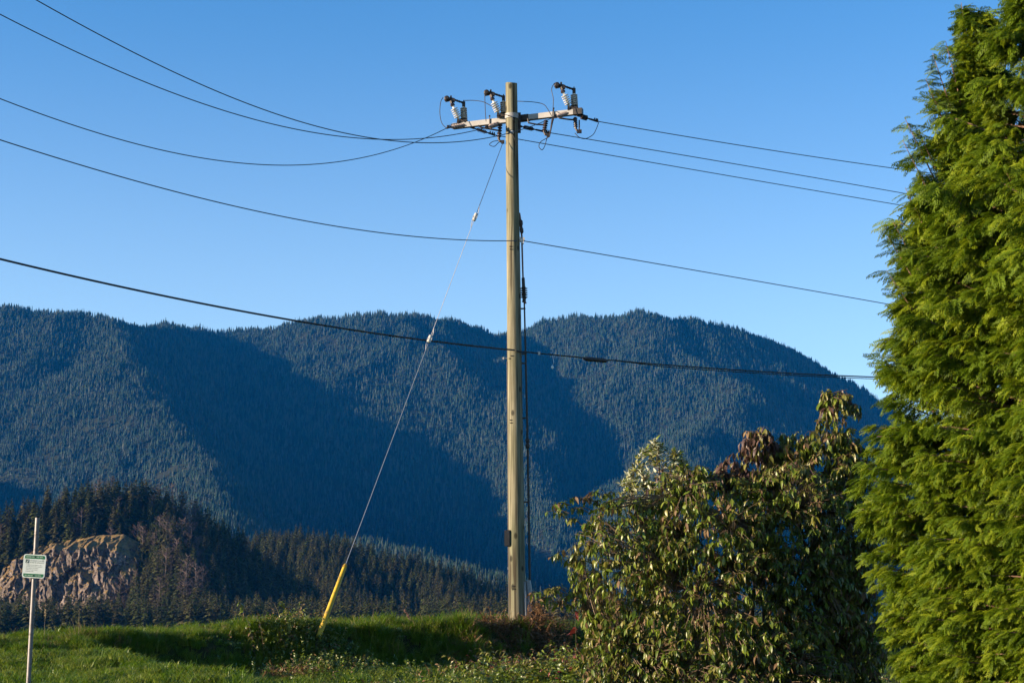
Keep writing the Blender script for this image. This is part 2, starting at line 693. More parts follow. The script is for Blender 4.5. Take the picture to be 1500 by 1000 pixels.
# joints lean to the right as they rise
sl_ = S_ * 98 + T_ * 9
hz = T_ * 52
big = fbm(sl_ / 17, hz / 30, 3, 101, ridged=True)
mid = fbm(sl_ / 6.0 + 2 * vnoise(sl_ / 9, hz / 9, 7), hz / 11, 4, 103, ridged=True)
fine = fbm(sl_ / 2.1, hz / 3.2, 3, 107)
cellx = np.floor(sl_ / 3.3 + 1.1 * vnoise(sl_ / 7, hz / 7, 108))
cellz = np.floor(hz / 4.7 + 1.4 * vnoise(sl_ / 6, hz / 6, 109))
block = hash2(cellx, cellz, 110) - 0.5
soft = sstep(1.0, 0.9, T_) * 0.8 + 0.2
wq = sl_ + 1.6 * fbm(sl_ / 8, hz / 8, 2, 121)
wz = hz + 1.6 * fbm(sl_ / 8, hz / 8, 2, 123)
ry = ry0 - soft * (1.5 * big + 0.6 * mid + 0.5 * fine + 5.2 * facets(wq / 9.5, wz / 15, 131) + 3.0 * facets(wq / 3.6, wz / 6.2, 137) + 1.1 * facets(wq / 1.4, wz / 2.1, 139))
rx = rx0 + soft * (0.5 * fine)
rz = rz0 + soft * (1.3 * facets(wq / 3.6, wz / 6.2, 137) - 0.3 * fine)


def rock_material():
    m = mat('cliff_rock', (0.2, 0.16, 0.14), 0.9, 0, 0.2)
    N, L = m.node_tree.nodes, m.node_tree.links
    p = N['Principled BSDF']
    tc = N.new('ShaderNodeTexCoord')
    mp = N.new('ShaderNodeMapping')
    mp.inputs['Scale'].default_value = (1, 1, 0.45)
    L.new(tc.outputs['Object'], mp.inputs[0])
    n = N.new('ShaderNodeTexNoise')
    n.inputs['Scale'].default_value = 0.22
    n.inputs['Detail'].default_value = 9
    n.inputs['Roughness'].default_value = 0.7
    L.new(mp.outputs[0], n.inputs['Vector'])
    r = N.new('ShaderNodeValToRGB')
    for k, (pos, c) in enumerate(((0.3, (0.030, 0.026, 0.026)), (0.42, (0.070, 0.056, 0.050)), (0.54, (0.135, 0.104, 0.090)), (0.68, (0.25, 0.20, 0.175)))):
        e = r.color_ramp.elements[k] if k < 2 else r.color_ramp.elements.new(pos)
        e.position = pos
        e.color = (*c, 1)
    L.new(n.outputs[0], r.inputs[0])
    # dark joints between the blocks
    mp2 = N.new('ShaderNodeMapping')
    mp2.inputs['Scale'].default_value = (1, 0.6, 0.5)
    L.new(tc.outputs['Object'], mp2.inputs[0])
    dn = N.new('ShaderNodeTexNoise')
    dn.inputs['Scale'].default_value = 0.25
    dn.inputs['Detail'].default_value = 3
    L.new(mp2.outputs[0], dn.inputs['Vector'])
    va = N.new('ShaderNodeVectorMath')
    va.operation = 'MULTIPLY_ADD'
    va.inputs[1].default_value = (5, 5, 5)
    L.new(dn.outputs['Color'], va.inputs[0])
    L.new(mp2.outputs[0], va.inputs[2])
    vo = N.new('ShaderNodeTexVoronoi')
    vo.feature = 'DISTANCE_TO_EDGE'
    vo.inputs['Scale'].default_value = 0.33
    L.new(va.outputs[0], vo.inputs['Vector'])
    jr = N.new('ShaderNodeMapRange')
    jr.inputs[1].default_value = 0.0
    jr.inputs[2].default_value = 0.10
    jr.inputs[3].default_value = 0.28
    jr.inputs[4].default_value = 1.0
    L.new(vo.outputs['Distance'], jr.inputs[0])
    jm = N.new('ShaderNodeMix')
    jm.data_type = 'RGBA'
    jm.blend_type = 'MULTIPLY'
    jm.inputs[0].default_value = 1.0
    L.new(r.outputs[0], jm.inputs[6])
    L.new(jr.outputs[0], jm.inputs[7])
    # dry grass and moss on anything near level
    geo = N.new('ShaderNodeNewGeometry')
    sx = N.new('ShaderNodeSeparateXYZ')
    L.new(geo.outputs['Normal'], sx.inputs[0])
    rr = N.new('ShaderNodeMapRange')
    rr.inputs[1].default_value = 0.5
    rr.inputs[2].default_value = 0.8
    L.new(sx.outputs['Z'], rr.inputs[0])
    n2 = N.new('ShaderNodeTexNoise')
    n2.inputs['Scale'].default_value = 0.35
    n2.inputs['Detail'].default_value = 5
    L.new(tc.outputs['Object'], n2.inputs['Vector'])
    r2 = N.new('ShaderNodeValToRGB')
    r2.color_ramp.elements[0].position = 0.42
    r2.color_ramp.elements[1].position = 0.62
    r2.color_ramp.elements[0].color = (0.24, 0.14, 0.05, 1)
    r2.color_ramp.elements[1].color = (0.09, 0.075, 0.025, 1)
    L.new(n2.outputs[0], r2.inputs[0])
    mx = N.new('ShaderNodeMix')
    mx.data_type = 'RGBA'
    L.new(rr.outputs[0], mx.inputs[0])
    L.new(jm.outputs[2], mx.inputs[6])
    L.new(r2.outputs[0], mx.inputs[7])
    L.new(mx.outputs[2], p.inputs['Base Color'])
    return m


tag(link_mesh('rock_cliff', np_mesh('rock_cliff', np.stack([rx.ravel(), ry.ravel(), rz.ravel()], 1), grid_faces(NS, NT), [rock_material()])),
    'bare pinkish brown rock face on the knoll behind the sign', None, None, 'structure')


def rock_top(x, y):
    """Height of the ground on the knoll, the rock's own brow included."""
    return knoll_z(np.array([x], float), np.array([y], float))[0]


# ================================================================== FORESTS
rng = np.random.default_rng(7)


def far_conifer(seed, bare=0.0):
    r = random.Random(seed)
    v, f = [], []
    tiers = 6
    for k in range(tiers):
        z0 = bare + (1 - bare) * k / tiers * 0.93
        z1 = z0 + (1 - bare) * (0.34 if k < tiers - 1 else 0.2)
        z1 = min(z1, 1.0)
        rad = 0.135 * (1 - k / tiers * 0.9) * r.uniform(0.8, 1.2)
        n = 7
        b = len(v)
        ox, oy = r.uniform(-.015, .015), r.uniform(-.015, .015)
        for i in range(n):
            a = 2 * math.pi * (i + r.uniform(-.3, .3)) / n
            q = rad * r.uniform(0.6, 1.25)
            v.append((ox + q * math.cos(a), oy + q * math.sin(a), z0 + r.uniform(-.04, .03)))
        v.append((0, 0, z1))
        for i in range(n):
            f.append((b + i, b + (i + 1) % n, b + n))
    return v, f


def varied(name, cols, rough=0.9, spec=0.1, trans=0.0):
    m = mat(name, cols[0], rough, 0, spec)
    N, L = m.node_tree.nodes, m.node_tree.links
    oi = N.new('ShaderNodeObjectInfo')
    r = N.new('ShaderNodeValToRGB')
    e = r.color_ramp.elements
    for k, c in enumerate(cols):
        x = e[k] if k < 2 else e.new(0.5)
        x.color = (*c, 1)
    for k in range(len(cols)):
        e[k].position = k / (len(cols) - 1) if len(cols) > 1 else 0
    L.new(oi.outputs['Random'], r.inputs[0])
    L.new(r.outputs[0], N['Principled BSDF'].inputs['Base Color'])
    return m


far_mat = varied('far_needles', [(0.006, 0.017, 0.012), (0.013, 0.033, 0.022), (0.025, 0.050, 0.034), (0.052, 0.062, 0.052)])
meshes = [np_mesh('far_conifer', *far_conifer(i), mats=[far_mat]) for i in range(5)]
far_coll = proto_collection('far_conifer', meshes)

N0 = 430000
X = rng.uniform(-1900, 1900, N0)
Y = rng.uniform(1950, 5800, N0)
keep = np.abs(X) < Y * 0.335 + 40
keep &= rng.random(N0) < np.clip(0.45 + 0.55 * (Y / 5000) ** 0.3, 0, 1)
X, Y = X[keep], Y[keep]
Z = bilin(mx_[0], my_[0], 20.0, MZ, X, Y)
thin = fbm(X / 160, Y / 160, 3, 201)
keep = (Z > -20) & (rng.random(len(X)) < np.clip(0.72 + 0.6 * thin, 0.34, 1))
X, Y, Z = X[keep], Y[keep], Z[keep]
H = rng.uniform(11, 23, len(X)) * np.where(rng.random(len(X)) < 0.08, 1.3, 1) * np.interp(Y, [2000, 4500], [.75, 1.0])
Wd = H * rng.uniform(0.95, 1.5, len(X))
rot = np.zeros((len(X), 3))
rot[:, 2] = rng.uniform(0, 6.28, len(X))
fo = scatter('mountain_forest', far_coll, np.stack([X, Y, Z - 1.0], 1), rot, np.stack([Wd, Wd, H], 1), rng.integers(0, 5, len(X)))
tag(fo, 'dense conifer forest covering the far mountain slopes', None, None, 'stuff')


# ------------------------------------------------------------------ trees of the knoll
def conifer_parts(seed, bare, width, ragged, whorls=30):
    r = random.Random(seed)
    tv, tf = [], []
    n = 6
    lean = r.uniform(-.01, .01)
    for k in range(6):
        z = k / 5
        rad = 0.0125 * (1 - 0.92 * z)
        for i in range(n):
            a = 2 * math.pi * i / n
            tv.append((rad * math.cos(a) + lean * z * z * 2, rad * math.sin(a), z * 0.985))
    for k in range(5):
        for i in range(n):
            a = k * n + i
            b = k * n + (i + 1) % n
            tf.append((a, b, b + n, a + n))
    cv, cf = [], []
    for k in range(whorls):
        t = (k + r.uniform(-.3, .3)) / whorls
        z = bare + (1 - bare) * max(0, t)
        prof = (1 - t) ** 0.8 * (0.55 + 0.45 * min(1, t * 5))
        for b in range(r.randint(6, 8)):
            if r.random() < ragged:
                continue
            L = width * prof * r.uniform(0.55, 1.25) + 0.012
            a = r.uniform(0, 2 * math.pi)
            ca, sa = math.cos(a), math.sin(a)
            droop = L * r.uniform(0.15, 0.6)
            rise = L * r.uniform(0.0, 0.2)
            z0 = z + r.uniform(-.01, .01)
            cx = lean * z * z * 2
            pts = [(0, 0), (0.5, rise), (1, rise - droop)]
            wv = [0.16, 0.34, 0.03]
            base = len(cv)
            for (q, dz), wd in zip(pts, wv):
                x, y = cx + ca * L * q, sa * L * q
                wl = wd * L
                cv.append((x - sa * wl, y + ca * wl, z0 + dz - wl * 0.4))
                cv.append((x + sa * wl, y - ca * wl, z0 + dz - wl * 0.4))
            cf.append((base, base + 1, base + 3, base + 2))
            cf.append((base + 2, base + 3, base + 5, base + 4))
            for q in (0.3, 0.55, 0.8):
                for sgn in (-1, 1):
                    bx, by = cx + ca * L * q, sa * L * q
                    bz = z0 + rise * min(1, q * 2) - (droop * max(0, q - .5) * 2)
                    ang = a + sgn * r.uniform(0.5, 0.9)
                    l2 = L * r.uniform(0.32, 0.52)
                    m_ = len(cv)
                    cv.append((bx - ca * l2 * .2, by - sa * l2 * .2, bz))
                    cv.append((bx + ca * l2 * .25, by + sa * l2 * .25, bz - l2 * 0.1))
                    cv.append((bx + math.cos(ang) * l2, by + math.sin(ang) * l2, bz - l2 * r.uniform(0.2, 0.7)))
                    cf.append((m_, m_ + 1, m_ + 2))
    return (tv, tf), (cv, cf)


def bare_tree_parts(seed):
    r = random.Random(seed)
    t = MB()
    t.tube([(0, 0, 0), (0.006, 0, 0.3), (-.004, 0.004, 0.6), (0, 0, 0.97)], [0.014, 0.011, 0.007, 0.002], 6)
    c = MB()
    for k in range(46):
        z = r.uniform(0.3, 0.95)
        a = r.uniform(0, 6.28)
        L = (0.26 * (1 - z) ** 0.6 + 0.05) * r.uniform(0.6, 1.15)
        up = r.uniform(0.35, 0.9)
        d = Vector((math.cos(a), math.sin(a), up)).normalized()
        p = Vector((0, 0, z))
        e = p + d * L
        c.tube([p, p + d * L * .5 + Vector((0, 0, -.005)), e], [0.0045, 0.003, 0.001], 3, False)
        for j in range(5):
            q = p + d * L * r.uniform(0.3, 1)
            d2 = (d + Vector((r.uniform(-1, 1), r.uniform(-1, 1), r.uniform(-.2, 1)))).normalized()
            c.tube([q, q + d2 * L * r.uniform(0.2, 0.45)], [0.0024, 0.0008], 3, False)
    return ([tuple(q) for q in t.v], t.f), ([tuple(q) for q in c.v], c.f)


bark = mottled('grey_bark', (0.06, 0.048, 0.040), (0.12, 0.10, 0.085), 8, 0.9)
needle = varied('knoll_needles', [(0.040, 0.052, 0.012), (0.060, 0.078, 0.016), (0.078, 0.084, 0.022), (0.095, 0.080, 0.032)])
twig_grey = varied('bare_twigs', [(0.08, 0.055, 0.05), (0.14, 0.10, 0.09)])
SPEC = [(0.04, 0.24, 0.02), (0.03, 0.20, 0.06), (0.08, 0.22, 0.10), (0.28, 0.17, 0.12), (0.42, 0.16, 0.15)]
TREES = []
for i, (b, wd, rg) in enumerate(SPEC):
    (tv, tf), (cv, cf) = conifer_parts(300 + i, b, wd, rg)
    TREES.append((np_mesh('conifer_trunk', tv, tf, [bark], True), np_mesh('conifer_crown', cv, cf, [needle])))
for i in range(3):
    (tv, tf), (cv, cf) = bare_tree_parts(330 + i)
    TREES.append((np_mesh('bare_trunk', tv, tf, [bark], True), np_mesh('bare_crown', cv, cf, [twig_grey])))

# candidate places
cand = []
sp = 6.2
for ix in np.arange(-420, 120, sp):
    for iy in np.arange(835, 1600, sp):
        x = ix + rng.uniform(-.45, .45) * sp
        y = iy + rng.uniform(-.45, .45) * sp
        if abs(x) > y * 0.315 + 12:
            continue
        cand.append((x, y))
cand = np.array(cand)
cz = knoll_z(cand[:, 0], cand[:, 1])
cx, cy = cand[:, 0], cand[:, 1]
dy_ = FPX * _c
uu = 750 + cx / cy * (FPX * _c + 70)
keep = np.ones(len(cand), bool)
onrock = (cx > -345) & (cx < -226) & (cy > 940) & (cy < 1042)
keep &= ~(onrock & (rng.random(len(cand)) < 0.86))
flat = cz < 3
keep &= ~(flat & (cy > 945))
keep &= ~(flat & (rng.random(len(cand)) < 0.35))
cx, cy, cz, uu, onrock, flat = [a[keep] for a in (cx, cy, cz, uu, onrock, flat)]
cz = np.maximum(cz, -0.8)
n = len(cx)
h = rng.uniform(17, 29, n)
h = np.where(flat, rng.uniform(21, 33, n), h)
h = np.where(cy > 1250, h * 0.85, h)
h = np.where(onrock, rng.uniform(3, 6, n), h)
kind_ = rng.integers(0, 3, n)
crest = (cz > 50) & (cy > 1040) & (cy < 1200)
kind_ = np.where(crest & (rng.random(n) < 0.35), rng.integers(3, 5, n), kind_)
h = np.where(crest, rng.uniform(20, 30, n), h)
dead = (uu < 300) & (rng.random(n) < 0.08) & ~flat
dead |= (uu > 195) & (uu < 290) & (rng.random(n) < 0.16) & ~flat
kind_ = np.where(dead, rng.integers(5, 8, n), kind_)
# how much of each tree shows: walk from near to far, column by column
vt = np.zeros(n)
vb = np.zeros(n)
for i in range(n):
    for arr, z in ((vt, cz[i] + h[i]), (vb, cz[i])):
        k = math.atan2(z - EYE, cy[i]) - PITCH
        arr[i] = 500 - FPX * math.tan(k)
sky_line = np.full(400, 925.0)
shown = np.zeros(n)
for i in np.argsort(cy):
    b = int(np.clip(uu[i] / 4, 0, 399))
    if uu[i] < -6 or uu[i] > 770:
        continue
    lo = min(vb[i], sky_line[b])
    shown[i] = max(0, lo - vt[i])
    for q in (-1, 0, 1):
        if 0 <= b + q < 400:
            sky_line[b + q] = min(sky_line[b + q], vt[i] + (4 if q == 0 else 22))
order = np.argsort(-shown * np.clip(h / 20, .3, 2))
single = set(order[:290].tolist())
LAB = {
    'crest': ('conifer_tree', 'tall dark green conifer on the crest of the knoll above the rock face', 'conifers on the crest of the rocky knoll'),
    'foot': ('conifer_tree', 'dark green conifer standing at the foot of the knoll below the rock face', 'conifers at the foot of the knoll'),
    'slope': ('conifer_tree', 'dark green conifer on the side slope of the rocky knoll', 'conifers on the sides of the rocky knoll'),
    'ridge': ('conifer_tree', 'dark green conifer on the low ridge behind the yellow guy guard', 'conifers on the low ridge behind the guy wire'),
    'dead': ('bare_tree', 'bare leafless greyish pink tree among the conifers of the knoll', 'bare trees among the conifers of the knoll'),
}
rest = []
for i in range(n):
    if i not in single:
        rest.append(i)
        continue
    k = int(kind_[i])
    key = 'dead' if k >= 5 else 'ridge' if cy[i] > 1200 or uu[i] > 400 else 'foot' if cz[i] < 12 else 'crest' if cz[i] > 55 else 'slope'
    nm, lab, grp = LAB[key]
    o = bpy.data.objects.new(nm, None)
    COL.objects.link(o)
    o.location = (cx[i], cy[i], cz[i] - 0.5)
    wd = h[i] * rng.uniform(0.85, 1.15)
    o.scale = (wd, wd, h[i])
    o.rotation_euler = (0, 0, rng.uniform(0, 6.28))
    tag(o, lab, 'tree', grp)
    for pn, me in zip(('trunk', 'crown'), TREES[k]):
        c = bpy.data.objects.new(pn, me)
        COL.objects.link(c)
        c.parent = o


def joined(a, b, name):
    va = np.array([q.co for q in a.vertices])
    vb2 = np.array([q.co for q in b.vertices])
    fs = [tuple(p.vertices) for p in a.polygons] + [tuple(len(va) + q for q in p.vertices) for p in b.polygons]
    mi = [0] * len(a.polygons) + [1] * len(b.polygons)
    return np_mesh(name, np.vstack([va, vb2]), fs, [a.materials[0], b.materials[0]], midx=mi)


hill_coll = proto_collection('hill_tree', [joined(a, b, 'hill_tree') for a, b in TREES])
rest = np.array(rest)
rot = np.zeros((len(rest), 3))
rot[:, 2] = rng.uniform(0, 6.28, len(rest))
wd = h[rest] * rng.uniform(0.85, 1.15, len(rest))
fo = scatter('hill_forest', hill_coll, np.stack([cx[rest], cy[rest], cz[rest] - 0.5], 1), rot, np.stack([wd, wd, h[rest]], 1), kind_[rest])
tag(fo, 'rest of the dense conifer wood covering the low knoll and ridge', None, None, 'stuff')

# ================================================================== UTILITY POLE
steel = mottled('galvanised_steel', (0.36, 0.34, 0.33), (0.50, 0.47, 0.45), 6, 0.55, 0.35, bump=0.1)
armgrey = mottled('pale_crossarm', (0.25, 0.24, 0.24), (0.33, 0.315, 0.31), 3, 0.6, 0.0, bump=0.15)
darkmetal = mottled('dark_weathered_metal', (0.014, 0.012, 0.013), (0.045, 0.034, 0.032), 14, 0.55, 0.3)
brownglaze = mottled('brown_porcelain', (0.022, 0.015, 0.016), (0.045, 0.028, 0.026), 9, 0.3)
whiteglaze = mottled('white_polymer_sheds', (0.58, 0.57, 0.56), (0.70, 0.69, 0.67), 9, 0.45)
greyglaze = mottled('grey_polymer_sheds', (0.44, 0.43, 0.41), (0.54, 0.52, 0.50), 9, 0.45)
blackrub = mottled('black_rubber', (0.012, 0.012, 0.014), (0.024, 0.023, 0.026), 12, 0.6)
alum = mottled('stranded_aluminium', (0.03, 0.045, 0.06), (0.045, 0.06, 0.08), 3, 0.5, 0.2)
copper = mottled('brown_cable', (0.10, 0.055, 0.045), (0.16, 0.085, 0.065), 9, 0.5)
plastic_grey = mottled('grey_plastic_pipe', (0.16, 0.165, 0.175), (0.22, 0.225, 0.235), 5, 0.5)


def pole_wood():
    m = mat('weathered_pole_wood', (0.3, 0.25, 0.15), 0.85, 0, 0.2)
    N, L = m.node_tree.nodes, m.node_tree.links
    p = N['Principled BSDF']
    tc = N.new('ShaderNodeTexCoord')

    def noise(scale, stretch, det=6):
        mp = N.new('ShaderNodeMapping')
        mp.inputs['Scale'].default_value = stretch
        L.new(tc.outputs['Object'], mp.inputs[0])
        n = N.new('ShaderNodeTexNoise')
        n.inputs['Scale'].default_value = scale
        n.inputs['Detail'].default_value = det
        L.new(mp.outputs[0], n.inputs['Vector'])
        return n
    grain = noise(26, (1, 1, 0.035))
    cracks = noise(9, (1, 1, 0.03), 4)
    blot = noise(2.2, (1, 1, 0.35), 5)
    r = N.new('ShaderNodeValToRGB')
    e = r.color_ramp.elements
    e[0].position, e[1].position = 0.3, 0.7
    e[0].color, e[1].color = (0.080, 0.072, 0.050, 1), (0.29, 0.265, 0.20, 1)
    L.new(grain.outputs[0], r.inputs[0])
    rb = N.new('ShaderNodeValToRGB')
    e = rb.color_ramp.elements
    e[0].position, e[1].position = 0.35, 0.7
    e[0].color, e[1].color = (0.56, 0.60, 0.50, 1), (1.0, 0.96, 0.92, 1)
    L.new(blot.outputs[0], rb.inputs[0])
    mu = N.new('ShaderNodeMix')
    mu.data_type = 'RGBA'
    mu.blend_type = 'MULTIPLY'
    mu.inputs[0].default_value = 1
    L.new(r.outputs[0], mu.inputs[6])
    L.new(rb.outputs[0], mu.inputs[7])
    rc = N.new('ShaderNodeValToRGB')
    e = rc.color_ramp.elements
    e[0].position, e[1].position = 0.39, 0.45
    e[0].color, e[1].color = (0, 0, 0, 1), (1, 1, 1, 1)
    L.new(cracks.outputs[0], rc.inputs[0])
    m2 = N.new('ShaderNodeMix')
    m2.data_type = 'RGBA'
    L.new(rc.outputs[0], m2.inputs[0])
    m2.inputs[6].default_value = (0.045, 0.037, 0.024, 1)
    L.new(mu.outputs[2], m2.inputs[7])
    # knots
    mk = N.new('ShaderNodeMapping')
    mk.inputs['Scale'].default_value = (1, 1, 0.55)
    L.new(tc.outputs['Object'], mk.inputs[0])
    vk = N.new('ShaderNodeTexVoronoi')
    vk.inputs['Scale'].default_value = 3.6
    L.new(mk.outputs[0], vk.inputs['Vector'])
    rk = N.new('ShaderNodeMapRange')
    rk.inputs[1].default_value = 0.10
    rk.inputs[2].default_value = 0.17
    rk.inputs[3].default_value = 0.25
    rk.inputs[4].default_value = 1.0
    L.new(vk.outputs['Distance'], rk.inputs[0])
    m3 = N.new('ShaderNodeMix')
    m3.data_type = 'RGBA'
    m3.blend_type = 'MULTIPLY'
    m3.inputs[0].default_value = 1.0
    L.new(m2.outputs[2], m3.inputs[6])
    L.new(rk.outputs[0], m3.inputs[7])
    L.new(m3.outputs[2], p.inputs['Base Color'])
    b = N.new('ShaderNodeBump')
    b.inputs['Strength'].default_value = 0.5
    b.inputs['Distance'].default_value = 0.012
    L.new(grain.outputs[0], b.inputs['Height'])
    L.new(b.outputs[0], p.inputs['Normal'])
    return m


PD = 36.0
p_base = at(758, 915, PD)
p_top = at(749, 123, PD)
pole = thing('utility_pole', 'tall weathered wooden utility pole with a crossarm of switches at the top', 'utility pole', tuple(p_base))


def pole_axis(v):
    """Axis point of the pole at photograph row v, and its radius there."""
    z = at(750, v, PD).z
    t = (z - p_base.z) / (p_top.z - p_base.z)
    return p_base.lerp(p_top, t), 0.182 + (0.128 - 0.182) * t


# shaft: tapered, a little uneven, with a weathered top
vs, fs = [], []
NA, NH = 28, 60
for k in range(NH + 1):
    t = -0.06 + 1.06 * k / NH
    c = p_base.lerp(p_top, t)
    r0 = 0.182 + (0.128 - 0.182) * t
    for i in range(NA):
        a = 2 * math.pi * i / NA
        q = r0 * (1 + 0.018 * float(vnoise(math.cos(a) * 1.4 + 3, t * 3 + math.sin(a) * 1.4, 301)) + 0.010 * float(vnoise(i * 0.7, t * 6, 303)))
        vs.append(c + Vector((math.cos(a) * q, math.sin(a) * q, (0.012 * math.sin(a * 2 + 1) if k == NH else 0))) - p_base)
for k in range(NH):
    for i in range(NA):
        a = k * NA + i
        b = k * NA + (i + 1) % NA
        fs.append((a, b, b + NA, a + NA))
fs.append(tuple(NH * NA + i for i in range(NA)))
shaft = link_mesh('shaft', np_mesh('shaft', vs, fs, [pole_wood()], True), pole)
shaft.data.set_sharp_from_angle(angle=R(50))


def bolt(u, v, d, size=0.022, m=None, name='bolt', ln=0.05):
    p = at(u, v, d)
    return MB().lathe(p + Vector((0, 0.03, 0)), p + Vector((0, -ln, 0)), [(0, size), (0.7, size), (0.72, size * 1.5), (1, size * 1.3)], 8).build(name, m or darkmetal, pole)


# clamp band and the upright backing plate the arm is fixed to
c, r = pole_axis(171)
MB().lathe(c + Vector((0, 0, -.055)), c + Vector((0, 0, .055)), [(0, r + .004), (0, r + .016), (1, r + .016), (1, r + .004)], 28).build('clamp_band', armgrey, pole)
c, r = pole_axis(177)
MB().box(c + Vector((0.10, r + 0.02, 0)), (0.20, 0.05, 0.46)).build('backing_plate', darkmetal, pole)

# crossarm, in two beams either side of the pole, behind it
ARM_L, ARM_R = at(664, 185.5, 36.75), at(851, 163.5, 35.75)


def arm(t, dz=0.0):
    return ARM_L.lerp(ARM_R, t) + Vector((0, 0.0, dz))


ARM_D = (ARM_R - ARM_L).normalized()
mb = MB().beam(ARM_L, ARM_R, 0.11, 0.118)
arm_o = mb.build('crossarm', armgrey, pole)
for t0, t1 in ((0.425, 0.60), (0.945, 1.012)):
    MB().beam(arm(t0), arm(t1), 0.128, 0.136).build('arm_sleeve', darkmetal, pole)
MB().beam(arm(-0.01), arm(0.06, 0.02), 0.122, 0.09).build('arm_sleeve', darkmetal, pole)
for t in (0.29, 0.79):
    p = arm(t)
    MB().tube([p + Vector((0, -.075, -.11)), p + Vector((0, -.075, .12))], 0.011, 6).box(p + Vector((0, -.075, .12)), (.035, .03, .03)).build('arm_bolt', darkmetal, pole)


def sheds(mbx, p0, p1, core, rim, count, ends=0.12):
    prof = [(0, core * 1.05), (ends * .9, core * 1.05)]
    for i in range(count):
        a = ends + (1 - 2 * ends) * i / count
        b = ends + (1 - 2 * ends) * (i + 1) / count
        prof += [(a, core), (a + (b - a) * .12, rim * .96), (a + (b - a) * .34, rim), (a + (b - a) * .62, core)]
    prof += [(1 - ends, core), (1, core * 0.95)]
    mbx.lathe(p0, p1, prof, 16)
    return mbx


def air_switch(ru, rv, d):
    """One pole of the switch, its reference pixel being the foot of the upright insulator."""
    o = at(ru, rv, d)
    m = 36.0 / 2540.0                                # metres per photograph pixel here

    def q(du, dv, dd=0.0):
        return o + Vector((du * m, dd, -dv * m))
    foot = MB().beam(q(-11, 1.5, .02), q(5, -1.5, -.02), 0.09, 0.05)
    foot.box(q(-9.5, -2, .0), (.05, .10, .10)).box(q(1, -1, 0), (.075, .10, .07))
    foot.tube([q(-7, -3, -.03), q(2, 2, -.05)], .02, 6).tube([q(-2, -6, -.02), q(4, 0, 0)], .028, 6)
    sw = foot.build('switch_base', darkmetal, pole)
    a0, a1 = q(-8.8, -3.5, -.03), q(-17.6, -23.5, -.08)
    sheds(MB(), a0, a1, .026, .084, 5, .12).build('insulator', whiteglaze, sw, True)
    b0, b1 = q(0, -2, 0.0), q(-1.4, -26, 0.02)
    sheds(MB(), b0, b1, .026, .080, 6, .10).build('insulator', greyglaze, sw, True)
    MB().lathe(a1, a1 + (a1 - a0).normalized() * .07, [(0, .05), (.5, .052), (1, .03)], 10).build('insulator_cap', brownglaze, sw)
    # neck from the leaning cap up to the blade hinge
    MB().beam(a1 + (a1 - a0).normalized() * .04, q(-22, -34.5, -.06), 0.05, 0.05).build('hinge_neck', darkmetal, sw)
    bl = MB()
    bl.tube([q(-27, -36, -.08), q(-18, -35.2, -.06), q(-14, -33.5, -.05)], [.030, .034, .026], 8)
    for off in (-.035, .035):
        bl.tube([q(-15, -34, -.05 + off), q(0, -30.5, .02 + off)], .011, 6)
    for k in (.25, .5, .75):
        p = q(-15, -34, -.05).lerp(q(0, -30.5, .02), k)
        bl.box(p, (.02, .09, .028))
    bl.box(q(-1, -28.5, .02), (.07, .09, .11)).box(q(-1, -33, .02), (.022, .03, .06))
    bl.box(q(-21, -38, -.06), (.04, .05, .07)).box(q(-18, -33, -.06), (.09, .07, .08))
    bl.build('blade', darkmetal, sw)
    tm = MB()
    tm.lathe(q(-27.5, -36, -.12), q(-27.5, -36, .02), [(0, .035), (.2, .062), (.8, .062), (1, .035)], 12)
    for du, dv in ((-28.5, -40), (-26, -40.3), (-29, -32.4)):
        tm.tube([q(du, dv + 2, -.05), q(du, dv, -.05)], .010, 5)
    tm.tube([q(-30.2, -33.5, -.06), q(-25, -32, -.06), q(-22, -34, -.06)], .017, 6)
    tm.build('terminal_clamp', darkmetal, sw)
    return q


SWITCHES = [air_switch(680, 178, 36.65), air_switch(738.5, 169.5, 36.25), air_switch(842, 159, 35.8)]


def strain(u0, v0, d0, u1, v1, d1, f0=0.38, f1=0.72, rim=0.05, col=None, count=7):
    """Dead-end insulator between two pixels: rod, sheds and clamp."""
    a, b = at(u0, v0, d0), at(u1, v1, d1)
    rod = MB().tube([a, b], .014, 6).tube([a, a.lerp(b, f0 * .8)], .024, 6)
    o = rod.build('strain_insulator', darkmetal, pole)
    sheds(MB(), a.lerp(b, f0), a.lerp(b, f1), .026, rim, count, .08).build('insulator', col or brownglaze, o, True)
    cl = MB().tube([a.lerp(b, f1 + .06), b], [.02, .026], 6)
    for k in (.84, .92, .98):
        p = a.lerp(b, k)
        cl.box(p + Vector((0, -.01, .025)), (.025, .05, .05))
    cl.build('dead_end_clamp', darkmetal, o)
    return b


E_R3 = strain(682, 184, 36.6, 725, 198, 36.75)
E_R2 = strain(757, 184, 36.2, 805, 194.6, 36.5, .2, .52)
E_R1 = strain(845, 169, 35.75, 876, 178, 35.95, .18, .52, .062, None, 6)
# the dead ends of the spans that come towards the left are seen almost end-on
pinkish = mottled('faded_pink_polymer', (0.14, 0.11, 0.105), (0.22, 0.175, 0.165), 9, 0.5)
E_W3 = strain(681, 183.5, 36.5, 655, 187.5, 36.1, .02, .8, .055, pinkish, 5)
E_W2 = strain(732, 181, 36.15, 711, 187.5, 35.5, .1, .75, .055, pinkish, 5)
E_W1 = strain(832, 166, 35.65, 811, 172, 35.1, .1, .75, .055, pinkish, 5)


